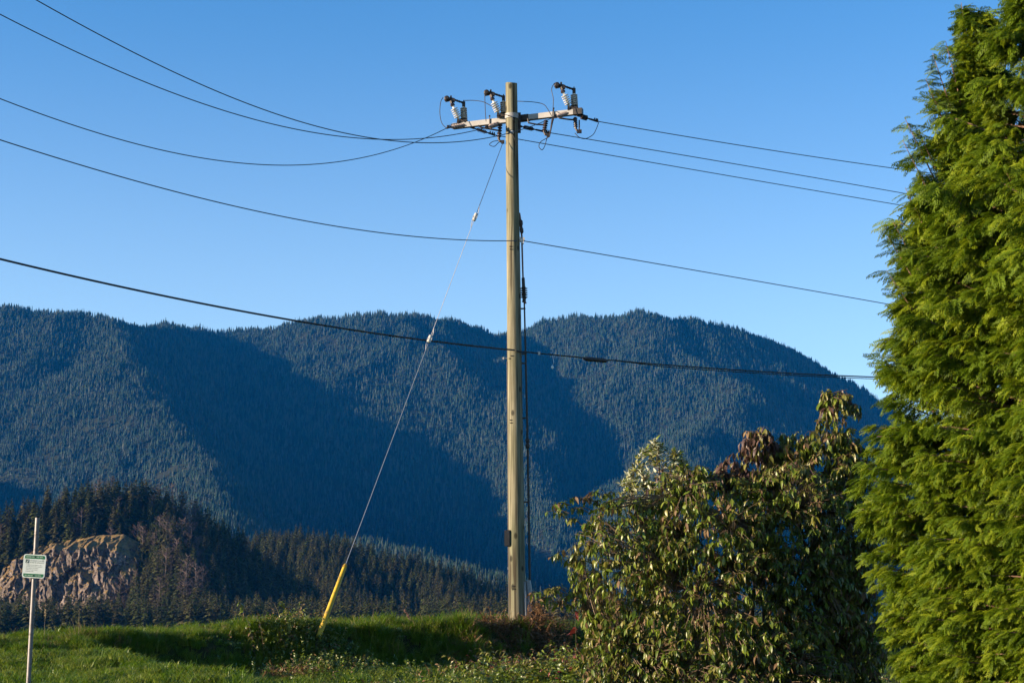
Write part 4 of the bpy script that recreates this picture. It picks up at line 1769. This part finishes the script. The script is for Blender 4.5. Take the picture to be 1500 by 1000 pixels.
# the large shrub
shrub('broadleaf_shrub', 'large green shrub with drooping pointed leaves, spreading right of the pole', gbase(1040, 26.4),
      [blob(1030, 900, 26.3, 1.75, 1.2, 1.75), blob(905, 835, 26.2, .72, .7, 1.05), blob(1045, 800, 26.4, 1.15, 1.0, 1.05), blob(1165, 790, 26.6, .95, .9, 1.2), blob(1120, 760, 26.7, .8, .6, .8), blob(1010, 742, 26.6, .75, .6, .66), blob(1180, 900, 26.5, .8, .8, 1.2),
       blob(1060, 1000, 26.0, 1.9, 1.2, 1.1), blob(900, 960, 26.0, .5, .7, .7)],
      3900, ['green', 'green', 'olive', 'olive', 'bright', 'bright', 'tan'], 11, extra=[at(806, 752, 26.1), at(822, 742, 26.2), at(818, 812, 26.0), at(834, 820, 26.1), at(800, 868, 25.9), at(822, 862, 26), at(784, 875, 25.8), at(846, 728, 26.2), at(868, 722, 26.3), at(812, 880, 25.9)],
      leaf=(.075, .14), droop=(.25, 1.35), stems=16, fill=.42, top_palette=(['olive', 'olive', 'green', 'purple', 'bright'], .5))
shrub('variegated_shrub', 'shrub with white-edged pale leaves rising behind the top of the large green shrub', gbase(965, 27.4),
      [blob(965, 705, 27.3, .50, .35, .55), blob(935, 720, 27.2, .3, .3, .4), blob(960, 665, 27.3, .16, .15, .25), blob(992, 690, 27.3, .2, .2, .3)], 260, ['pale', 'pale', 'bright', 'olive'], 13, leaf=(.07, .11), per=(6, 9), droop=(-.5, .5), stems=7, upright=.3, singles=260, twig=.4)
shrub('purple_shrub', 'purple-leaved shoots sticking up between the pale shrub and the tall shrub', gbase(1112, 27.0),
      [blob(1112, 652, 26.9, .30, .25, .30), blob(1090, 690, 26.9, .45, .3, .3), blob(1065, 705, 26.8, .32, .25, .2)], 170, ['purple', 'purple', 'purple', 'purple', 'olive', 'tan'], 17, leaf=(.10, .16), droop=(.8, 1.4), stems=5, singles=280)
shrub('tall_shrub', 'tallest broadleaf shrub with olive drooping leaves, tucked against the cedar', gbase(1215, 27.2),
      [blob(1235, 600, 27.0, .30, .28, .32), blob(1215, 590, 27.0, .17, .15, .2), blob(1215, 680, 27.0, .66, .5, .62), blob(1160, 690, 27.0, .5, .4, .62), blob(1230, 800, 27.1, .6, .6, 1.2), blob(1245, 930, 26.6, .55, .6, 1.1)],
      1500, ['olive', 'olive', 'green', 'bright', 'tan'], 19, leaf=(.085, .155), droop=(.4, 1.4), stems=8, fill=.4, singles=290, top_palette=(['olive', 'olive', 'purple', 'bright'], .5))


# ------------------------------------------------------------------ cedars
def cedar_spray(seed):
    """Flat drooping frond along +X with side branchlets, each a few narrow lobes."""
    r = random.Random(seed)
    v, f = [], []

    def strip(p, d, ln_, wd, sag):
        s_ = Vector((-d.y, d.x, 0)).normalized()
        b = len(v)
        a = p
        m_ = p + d * ln_ * .55 + Vector((0, 0, -sag * .35))
        e = p + d * ln_ + Vector((0, 0, -sag))
        v.extend([a - s_ * wd * .35, a + s_ * wd * .35, m_ - s_ * wd * .5, m_ + s_ * wd * .5, e])
        f.append((b, b + 1, b + 3, b + 2))
        f.append((b + 2, b + 3, b + 4))
    n = 9
    for i in range(n):
        t = (i + .5) / n
        c = Vector((t, 0, .10 * t - .42 * t * t))
        tang = Vector((1, 0, .10 - .84 * t)).normalized()
        for sg in (-1, 1):
            ln_ = (.42 * math.sin(min(1, t * 1.6 + .25) * math.pi * .62) * (1.1 - t * .75)) * r.uniform(.75, 1.2)
            a = sg * r.uniform(.65, .95)
            d = Vector((math.cos(a), math.sin(a), tang.z * .7 - .12)).normalized()
            strip(c, d, ln_, .042, ln_ * .22)
            for k in range(3):
                q = .25 + .25 * k
                pc_ = c + d * ln_ * q + Vector((0, 0, -ln_ * .22 * q * q))
                a2 = a + r.choice((-1, 1)) * r.uniform(.45, .75)
                d2 = Vector((math.cos(a2), math.sin(a2), d.z - .1)).normalized()
                strip(pc_, d2, ln_ * r.uniform(.28, .46), .036, ln_ * .08)
    strip(Vector((.86, 0, -.22)), Vector((1, 0, -.7)).normalized(), .2, .05, .05)
    strip(Vector((0, 0, 0)), Vector((1, 0, .05)).normalized(), .5, .03, .02)
    return [tuple(p) for p in v], f


cedar_mats = [leafy('cedar_green', (0.070, 0.125, 0.004), (0.140, 0.200, 0.008), .42, .55, .2),
              leafy('cedar_yellow', (0.150, 0.210, 0.006), (0.235, 0.275, 0.012), .42, .55, .2),
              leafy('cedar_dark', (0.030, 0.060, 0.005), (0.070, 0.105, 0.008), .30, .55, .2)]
sprays = []
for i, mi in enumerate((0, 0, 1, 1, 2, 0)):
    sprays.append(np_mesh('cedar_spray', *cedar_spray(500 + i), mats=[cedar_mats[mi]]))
cedar_coll = proto_collection('cedar_spray', sprays)
cedarbark = mottled('cedar_bark', (0.12, 0.065, 0.04), (0.22, 0.13, 0.085), 12, .9, stretch=(1, 1, .2))


def cedar(label, base, top, radius, seed, nbr=520, faces=(-1.2, -1.0), shear=4.2, lead=()):
    """Cedar: trunk, rising then drooping branches, and sprays along the outer half of each branch.
    radius: function of height fraction."""
    r = random.Random(seed)
    B, T = Vector(base), Vector(top)
    root = thing('cedar_tree', label, 'tree', tuple(B), 'cedars of the hedge at the right')
    H_ = T.z - B.z
    MB().tube([B - Vector((0, 0, .3)), B.lerp(T, .4), B.lerp(T, .8), T], [.16, .11, .045, .008], 8).build('trunk', cedarbark, root, True)
    limbs = MB()
    P, RT, SZ, PK = [], [], [], []

    def add(p, d, size, droop, tone):
        yaw = math.atan2(d.y, d.x)
        pitch = -math.asin(max(-1, min(1, d.z / max(1e-6, d.length)))) + droop
        P.append(tuple(p - B))
        RT.append((r.uniform(-1.25, 1.25), pitch, yaw))
        SZ.append((size, size * r.uniform(.75, 1.1), size * r.uniform(.6, 1.4)))
        PK.append(tone)
    for k in range(nbr):
        t = (k + r.random()) / nbr
        t = t ** 1.25
        # only the sides that can be seen carry the full number of branches
        a = r.uniform(0, 2 * math.pi)
        dirv = Vector((math.cos(a), math.sin(a), 0))
        if dirv.y > .45 and r.random() < .60:
            continue
        c = B.lerp(T, t)
        if t > .74 and r.random() < .5:
            continue
        plume = r.random() < .16 and t > .40
        Lb = radius(t) * r.uniform(.74, 1.06) * (1.0 + .30 * r.random() if plume else 1) + (.18 * r.random() if plume else 0)
        z = c.z - B.z
        rise = Lb * r.uniform(.25, .55) * (1.4 if plume else 1)
        sheared = z < shear
        if sheared:
            rise = Lb * r.uniform(-.1, .3)
        pts = [c, c + dirv * Lb * .5 + Vector((0, 0, rise * .5)), c + dirv * Lb * .85 + Vector((0, 0, rise * .85)), c + dirv * Lb + Vector((0, 0, rise * .9))]
        path = smooth_path(pts, 4)
        limbs.tube(path[::2] + [path[-1]], [.016 * (1 - .8 * i_ / 7) for i_ in range(len(path[::2]) + 1)], 3, False)
        n = int((10 + Lb * 9) * (2.3 if sheared else 1.9))
        tone_b = r.random()
        for i in range(n):
            q = .30 + .70 * (i + r.random()) / n
            p = pts[0].lerp(pts[3], q)
            fi = q * (len(path) - 1)
            j = min(int(fi), len(path) - 2)
            p = path[j].lerp(path[j + 1], fi - j)
            sd = r.uniform(-1.0, 1.0) * (1 if q < .92 else .35)
            d = Vector((dirv.x * math.cos(sd) - dirv.y * math.sin(sd), dirv.x * math.sin(sd) + dirv.y * math.cos(sd), r.uniform(-.1, .35)))
            size = r.uniform(.15, .28) * (1.0 if not sheared else .75) * (1.2 if plume else 1)
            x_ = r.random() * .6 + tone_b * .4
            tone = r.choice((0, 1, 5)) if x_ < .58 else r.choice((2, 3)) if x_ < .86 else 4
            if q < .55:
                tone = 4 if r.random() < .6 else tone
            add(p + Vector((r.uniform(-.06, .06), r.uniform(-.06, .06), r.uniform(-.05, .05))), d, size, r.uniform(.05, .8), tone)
    # leaders: bare shoots dressed with sprays
    for lu, lv, ld, lb in lead:
        e = at(lu, lv, ld)
        s_ = B.lerp(T, lb)
        path = smooth_path([s_, s_.lerp(e, .55) + Vector((.05, 0, .05)), e], 6)
        limbs.tube(path, [.022 * (1 - .85 * i_ / (len(path) - 1)) for i_ in range(len(path))], 4, False)
        for i in range(60):
            q = .25 + .75 * r.random()
            j = min(int(q * (len(path) - 1)), len(path) - 2)
            p = path[j].lerp(path[j + 1], r.random())
            a = r.uniform(0, 6.28)
            d = Vector((math.cos(a), math.sin(a), r.uniform(0, .9)))
            add(p, d, r.uniform(.18, .36) * (1.25 - q * .5), r.uniform(.1, .6), r.choice((0, 0, 2, 4, 5)))
    limbs.build('branches', cedarbark, root)
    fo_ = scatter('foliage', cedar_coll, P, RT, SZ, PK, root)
    fo_['kind'] = 'stuff'
    return root


def rad_a(t):
    return float(np.interp(t, [0, .05, .146, .24, .30, .39, .476, .53, .61, .69, .78, .854, .94, 1], [.95, .98, 1.08, 1.38, 1.56, 1.42, 1.10, .95, .86, .74, .40, .24, .14, .06]))


def rad_b(t):
    return float(np.interp(t, [0, .2, .4, .6, .75, .88, 1], [1.5, 1.7, 1.6, 1.3, .8, .36, .08]))


cz1 = gbase(1425, 22.6)
cedar('tall yellow-green cedar beside the broadleaf shrub, its feathery edge against the sky', cz1, at(1428, 20, 22.6), rad_a, 41, 1750,
      lead=[(1408, 4, 22.5, .78), (1440, 25, 22.6, .80), (1425, 40, 22.5, .8), (1366, 78, 22.4, .70), (1385, 60, 22.4, .72), (1356, 115, 22.3, .68), (1372, 150, 22.3, .66), (1325, 172, 22.2, .60), (1322, 205, 22.2, .57), (1345, 190, 22.2, .6), (1326, 275, 22.2, .5), (1308, 325, 22.2, .45), (1300, 345, 22.2, .44), (1298, 395, 22.2, .41), (1324, 360, 22.2, .46), (1288, 520, 22.1, .36)])
cz2 = gbase(1560, 21.0)
cedar('cedar cut off by the right picture edge, with a bare reddish leader at its top', cz2, at(1500, -40, 21.4), rad_b, 43, 1500,
      lead=[(1478, 12, 21.4, .85), (1492, -10, 21.2, .85)])
cz3 = gbase(1680, 19.6)
cedar('cedar nearest the camera, partly outside the right edge low in the hedge', cz3, at(1640, -60, 19.8), rad_b, 47, 1500)

# ------------------------------------------------------------------ grass and undergrowth
def tuft(seed, n, hgt, lean, wd, spread):
    r = random.Random(seed)
    v, f = [], []
    for i in range(n):
        a = r.uniform(0, 6.28)
        q = spread * math.sqrt(r.random())
        bx, by = q * math.cos(a), q * math.sin(a)
        h_ = hgt * r.uniform(.5, 1.15)
        l_ = lean * r.uniform(.2, 1.2) * h_
        d = r.uniform(0, 6.28)
        cx_, sx_ = math.cos(d), math.sin(d)
        w_ = wd * r.uniform(.7, 1.2)
        b = len(v)
        for t, ww in ((0, 1), (.5, .85), (.85, .45)):
            ox, oy = bx + cx_ * l_ * t * t, by + sx_ * l_ * t * t
            z = h_ * (t - .25 * lean * t * t)
            v.append((ox - sx_ * w_ * ww, oy + cx_ * w_ * ww, z))
            v.append((ox + sx_ * w_ * ww, oy - cx_ * w_ * ww, z))
        v.append((bx + cx_ * l_, by + sx_ * l_, h_ * (1 - .3 * lean)))
        f += [(b, b + 1, b + 3, b + 2), (b + 2, b + 3, b + 5, b + 4), (b + 4, b + 5, b + 6)]
    return v, f


grass_a = leafy('grass_green', (0.055, 0.118, 0.005), (0.120, 0.190, 0.010), .45, .42, .4)
grass_b = leafy('grass_light', (0.110, 0.165, 0.012), (0.205, 0.230, 0.030), .45, .42, .4)
grass_d = leafy('grass_dry', (0.14, 0.10, 0.04), (0.24, 0.18, 0.085), .3, .6, .2)
gm = []
for i in range(4):
    gm.append(np_mesh('grass_tuft', *tuft(600 + i, 46, .13, .9, .0045, .11), mats=[grass_a if i % 2 else grass_b]))
for i in range(4):
    gm.append(np_mesh('grass_tuft', *tuft(620 + i, 40, .30, .8, .0055, .12), mats=[grass_a if i != 1 else grass_b]))
gm.append(np_mesh('grass_tuft', *tuft(640, 22, .34, .7, .0045, .10), mats=[grass_d]))
gcoll = proto_collection('grass_tuft', gm)

rg = np.random.default_rng(21)


def crest_d(x, y):
    cyy = np.interp(x, [p[0] for p in CREST], [p[1] for p in CREST])
    return (y - cyy) * .8


# short lawn in front of the bank
n = 26000
x = rg.uniform(-10.5, 9, n)
y = rg.uniform(17.5, 38, n)
d = crest_d(x, y)
keep = (np.abs(x) < y * .315 + .6) & (d < -.55) & (y > 18)
keep &= ~((x > -2.6) & (rg.random(n) < np.clip((x + 2.0) / 2.2, 0, .6)))
patch = fbm(x * .9, y * .9, 3, 401)
keep &= rg.random(n) < np.clip(.9 + .5 * patch - .45 * sstep(-6, -3, x), .08, 1)
keep &= ~((x > -3.2) & (y < 28.2) & (rg.random(n) < .75))
x, y, d = x[keep], y[keep], d[keep]
nn = len(x)
sz = rg.uniform(.7, 1.5, nn) * (1 + .35 * patch[keep])
rot = np.stack([rg.uniform(-.2, .2, nn), rg.uniform(-.2, .2, nn), rg.uniform(0, 6.28, nn)], 1)
gs = scatter('lawn_grass', gcoll, np.stack([x, y, ground_z(x, y) - .01], 1), rot, sz, rg.integers(0, 4, nn))
tag(gs, 'short bright grass on the slope beside the sign post', None, None, 'stuff')

# long grass on and over the bank
n = 21000
x = rg.uniform(-10.5, 8, n)
cyy = np.interp(x, [p[0] for p in CREST], [p[1] for p in CREST])
d = np.where(rg.random(n) < .6, rg.uniform(-1.15, .5, n), rg.uniform(.3, 3.2, n))
y = cyy + d / .8
clump = fbm(x * .8, y * .8, 3, 411)
keep = (np.abs(x) < y * .315 + .5) & ~((x < -8.3) & (d > .9))
keep &= rg.random(n) < np.clip(.75 + .55 * clump, .12, 1)
keep &= ~((d < -.25) & (x > -6.2) & (x < -3.0) & (rg.random(n) < .45))
keep &= ~((np.hypot(x - .6, (y - 35.4)) < 1.5) & (rg.random(n) < .85))
keep &= ~((x > .4) & (rg.random(n) < .7))
x, y, d, clump = x[keep], y[keep], d[keep], clump[keep]
nn = len(x)
sz = rg.uniform(.6, 1.25, nn) * (1 + .35 * clump) * np.interp(x, [-10, -6, -3, 0, 8], [.5, .65, .8, .85, .8]) * (1 + .45 * np.clip(fbm(x * 2.2, y * 2.2, 2, 431), -.6, 1))
sz = sz * np.where((x > -1.6) & (x < 0.1) & (d > -.4), 1.15, 1)
rot = np.stack([rg.uniform(-.25, .25, nn), rg.uniform(-.25, .25, nn), rg.uniform(0, 6.28, nn)], 1)
pk = rg.integers(4, 8, nn)
pk = np.where(rg.random(nn) < .09, 8, pk)
gs = scatter('bank_grass', gcoll, np.stack([x, y, ground_z(x, y) - .015], 1), rot, sz, pk)
tag(gs, 'long tufted grass growing along the top and face of the bank', None, None, 'stuff')


# dead brown growth round the pole foot, brambles on the bank, low leafy shoots
def frond(seed, m, droop=.5):
    r = random.Random(seed)
    v, f = [], []
    n_ = 9
    for i in range(n_):
        t = i / n_
        c = Vector((t, 0, .5 * t - droop * t * t))
        for sg in (-1, 1):
            ln_ = .26 * (1 - t * .7) * r.uniform(.6, 1.2)
            a = sg * r.uniform(.7, 1.3)
            e = c + Vector((math.cos(a) * ln_, math.sin(a) * ln_, r.uniform(-.14, .05)))
            k = Vector((.03, 0, r.uniform(-.01, .02)))
            b = len(v)
            v += [c - k, c + k, e]
            f.append((b, b + 1, b + 2))
    b = len(v)
    pts = [Vector((t, 0, .5 * t - droop * t * t)) for t in (0, .33, .66, 1)]
    for p in pts:
        v += [p + Vector((0, .012, 0)), p - Vector((0, .012, 0))]
    for i in range(3):
        f.append((b + 2 * i, b + 2 * i + 1, b + 2 * i + 3, b + 2 * i + 2))
    return np_mesh('dead_frond', [tuple(p) for p in v], f, [m])


def leaf_sprig(seed, m, n_=9, ln_=.3, wd=.5):
    r = random.Random(seed)
    V, F, off = [], [], 0
    for i in range(n_):
        t = (i + .5) / n_
        c = np.array((t * .8, 0, .75 * t - .5 * t * t))
        a = (1 if i % 2 else -1) * r.uniform(.5, 1.4)
        L_ = ln_ * r.uniform(.7, 1.15)
        Mx = rot_from(Vector((math.cos(a), math.sin(a), r.uniform(-.7, .15))), Vector((0, 0, 1)) + rand_dir(r) * .5)
        v_, f_ = LEAFSHAPES[r.randrange(4)]
        V.append((v_ * np.array((L_, L_ * wd * 2.4, L_))) @ np.array(Mx).T + c)
        F.append(f_ + off)
        off += len(v_)
    return np_mesh('leaf_sprig', np.vstack(V), np.vstack(F), [m])


dead1 = leafy('dead_frond_brown', (0.085, 0.040, 0.018), (0.16, 0.085, 0.042), .2, .8, .1)
dead2 = leafy('dead_frond_pale', (0.15, 0.095, 0.055), (0.24, 0.165, 0.10), .2, .8, .1)
dcoll = proto_collection('dead_frond', [frond(700, dead1), frond(701, dead1, .8), frond(702, dead2, .6), frond(703, dead1, 1.0), leaf_sprig(704, LC['tan'], 8, .22)])
bcoll = proto_collection('bramble_sprig', [leaf_sprig(710, LC['green'], 10, .22, .55), leaf_sprig(711, LC['olive'], 9, .2, .55), leaf_sprig(712, LC['green'], 9, .24, .5), leaf_sprig(713, LC['tan'], 7, .2, .5), leaf_sprig(714, LC['bright'], 8, .2, .5), leaf_sprig(715, LC['red'], 5, .2, .5)])


def heap(name, label, coll, places, sizes, picks, seed, kind='stuff', tilt=.7):
    """places: (u, v, d, su, height, n): mounds of sprigs at the ground under those pixels."""
    r = np.random.default_rng(seed)
    P, RT, SZ, PK = [], [], [], []
    for u, d_, su, sd, hh, n_ in places:
        p0 = at(u, 950, d_)
        X_ = p0.x + r.normal(0, su, n_)
        Y_ = d_ + r.normal(0, sd, n_)
        q = np.exp(-((X_ - p0.x) / su) ** 2 * .5)
        Z_ = ground_z(X_, Y_) + hh * q * r.random(n_)
        P.append(np.stack([X_, Y_, Z_], 1))
        RT.append(np.stack([r.normal(0, tilt, n_), r.normal(-.2, tilt, n_), r.uniform(0, 6.28, n_)], 1))
        SZ.append(r.uniform(*sizes, n_))
        PK.append(r.choice(picks, n_))
    o = scatter(name, coll, np.vstack(P), np.vstack(RT), np.concatenate(SZ), np.concatenate(PK))
    return tag(o, label, None, None, kind)


heap('dead_undergrowth', 'brown dead fronds heaped round the foot of the pole', dcoll,
     [(755, 35.0, .30, .25, .10, 200), (728, 34.8, .40, .3, .24, 320), (705, 34.0, .5, .4, .2, 200), (788, 35.3, .20, .3, .55, 300), (815, 34.9, .35, .4, .40, 360), (845, 34.2, .6, .5, .30, 420), (780, 32.5, .9, 1.2, .15, 600), (860, 32.5, .9, .8, .15, 300), (430, 29.5, .35, .3, .18, 110), (720, 33.6, .4, .4, .2, 160)],
     (.13, .30), [0, 0, 1, 2, 3, 4], 31)
heap('bramble_thicket', 'dark tangled bramble leaves on the bank below the guy wire', bcoll,
     [(560, 26.5, 1.3, .9, .14, 260), (690, 27.0, 1.0, .9, .16, 200), (430, 31.6, .55, .35, .35, 420), (400, 31.0, .5, .3, .30, 260), (470, 31.4, .6, .4, .25, 380), (450, 30.0, .7, .6, .22, 420), (520, 31.3, .6, .5, .2, 260), (620, 32.8, 1.0, .6, .12, 160), (560, 29.5, 1.2, 1.0, .10, 70), (640, 29.5, 1.2, 1.0, .10, 60)],
     (.13, .30), [0, 0, 0, 1, 2, 3, 4], 33)
heap('leafy_shoots', 'low leafy shoots in front of the dead growth by the shrub', bcoll,
     [(735, 28.5, .4, .4, .5, 45), (785, 28.0, .5, .4, .42, 60), (705, 29.5, .4, .4, .4, 35), (845, 28.2, .5, .4, .6, 170), (880, 27.2, .5, .4, .6, 150), (800, 28.0, .5, .4, .3, 80)],
     (.26, .48), [1, 4, 4, 0, 1, 4, 0, 2, 1, 4, 4, 0, 1, 4, 4, 0, 1, 4, 4, 0, 5], 35, tilt=.45)
heap('ground_cover', 'dark low leaves under the shrub', bcoll,
     [(1000, 29, 1.2, 1.6, .25, 600), (1120, 28.5, 1.6, 1.6, .3, 700), (760, 31.0, 1.0, 1.2, .10, 60)], (.2, .4), [0, 0, 2, 1, 3], 37)


# single stalks and shoots that stand out
def stalk(name, label, cat, u, vtop, d_, bend, m, rad=.004, head=None, leaves=None, seed=0):
    r = random.Random(seed)
    g_ = at(u, 950, d_)
    b = Vector((g_.x, d_, float(ground_z(g_.x, d_)) - .02))
    e = at(u + bend, vtop, d_)
    root = thing(name, label, cat, tuple(b))
    path = smooth_path([b, b.lerp(e, .55) + Vector((-bend * .002, 0, .02)), e], 5)
    MB().tube(path, [rad * (1 - .6 * i / (len(path) - 1)) for i in range(len(path))], 5).build('stem', m, root)
    if head:
        hm_ = MB()
        for i in range(head[1]):
            q = 1 - head[0] * r.random()
            p = b.lerp(e, q)
            d__ = rand_dir(r)
            hm_.tube([p, p + Vector((d__.x * .03, d__.y * .03, abs(d__.z) * .04))], [.006, .002], 3)
        hm_.build('seed_head', head[2], root)
    if leaves:
        for i in range(leaves[0]):
            q = r.uniform(leaves[2], 1)
            j = min(int(q * (len(path) - 1)), len(path) - 2)
            p = path[j].lerp(path[j + 1], r.random())
            d__ = rand_dir(r)
            o = bpy.data.objects.new('leaf', LEAFMESH[r.choice(leaves[3])][r.randrange(4)])
            COL.objects.link(o)
            o.parent = root
            L_ = leaves[1] * r.uniform(.7, 1.3)
            o.matrix_local = Matrix.Translation(p - b) @ (rot_from(Vector((d__.x, d__.y, d__.z * .5 - .3)), Vector((0, 0, 1)) + rand_dir(r) * .4) @ Matrix.Diagonal((L_, L_ * 1.6, L_))).to_4x4()
    return root


drystem = mottled('dry_stem', (.16, .115, .065), (.26, .20, .12), 20, .8)
redstem = mottled('reddish_dry_stem', (.14, .07, .055), (.22, .12, .10), 20, .8)
stalk('weed_stalk', 'tall pale dry stalk standing on the bank just right of the sign post', 'weed', 64, 893, 28.4, 3, drystem, .004, (.25, 26, drystem), seed=1)
stalk('weed_stalk', 'dry stalk leaning left, shorter of the close pair behind the sign post', 'weed', 112, 904, 28.8, -8, drystem, .004, seed=2)
stalk('weed_stalk', 'straight dry stalk, taller of the close pair behind the sign post', 'weed', 115, 890, 28.9, 1, drystem, .005, seed=3)
stalk('weed_stalk', 'short green weed between the sign post and the pair of dry stalks', 'weed', 88, 915, 28.4, 2, mat('green_stem', (.06, .09, .015), .6), .004, leaves=(7, .09, .3, ['bright', 'green']), seed=4)
stalk('weed_stalk', 'thin grey stalk leaning left between the bramble and the guy wire', 'weed', 413, 882, 31.8, -12, drystem, .004, seed=5)
stalk('weed_stalk', 'reddish dry stalk in the grass halfway between guy wire and pole', 'weed', 546, 890, 33.6, 1, redstem, .004, seed=6)
stalk('dock_stalk', 'reddish seed head bending over the grass between guy wire and pole', 'weed', 612, 893, 33.8, -20, redstem, .006, (.45, 60, redstem), seed=7)
stalk('bramble_shoot', 'leafy bramble shoot arching up from the bank left of the guard', 'bramble', 376, 871, 30.6, -30, mat('bramble_stem', (.07, .05, .025), .6), .007, leaves=(46, .085, .12, ['green', 'olive', 'bright', 'tan']), seed=8)
stalk('bramble_shoot', 'lower bare bramble shoot beside the arching leafy one', 'bramble', 388, 893, 30.7, -12, mat('bramble_stem', (.07, .05, .025), .6), .005, leaves=(14, .07, .3, ['olive', 'tan']), seed=9)
stalk('dead_vine', 'brown dead vine climbing beside the cable guard at the pole foot', 'vine', 782, 866, 35.3, -4, mat('vine_stem', (.09, .05, .03), .8), .008, leaves=(60, .10, .1, ['tan', 'tan', 'purple']), seed=10)
stalk('red_shoot', 'shoot with red autumn leaves hanging between pole and shrub', 'shoot', 845, 872, 28.6, -4, mat('bramble_stem', (.07, .05, .025), .6), .006, leaves=(16, .13, .25, ['red', 'red', 'olive', 'bright']), seed=11)
# ================================================================== HAZE
hm = bpy.data.materials.new('haze')
hm.use_nodes = True
t = hm.node_tree
t.nodes.clear()
pv = t.nodes.new('ShaderNodeVolumePrincipled')
pv.inputs['Color'].default_value = (*HAZE_COLOR, 1)
pv.inputs['Density'].default_value = HAZE_DENSITY
pv.inputs['Anisotropy'].default_value = 0.0
oo = t.nodes.new('ShaderNodeOutputMaterial')
t.links.new(pv.outputs[0], oo.inputs['Volume'])
hb = MB().box((0, 3450, 575), (7200, 7300, 1270)).build('haze', hm)
tag(hb, 'thin blue haze filling the valley air', None, None, 'stuff')
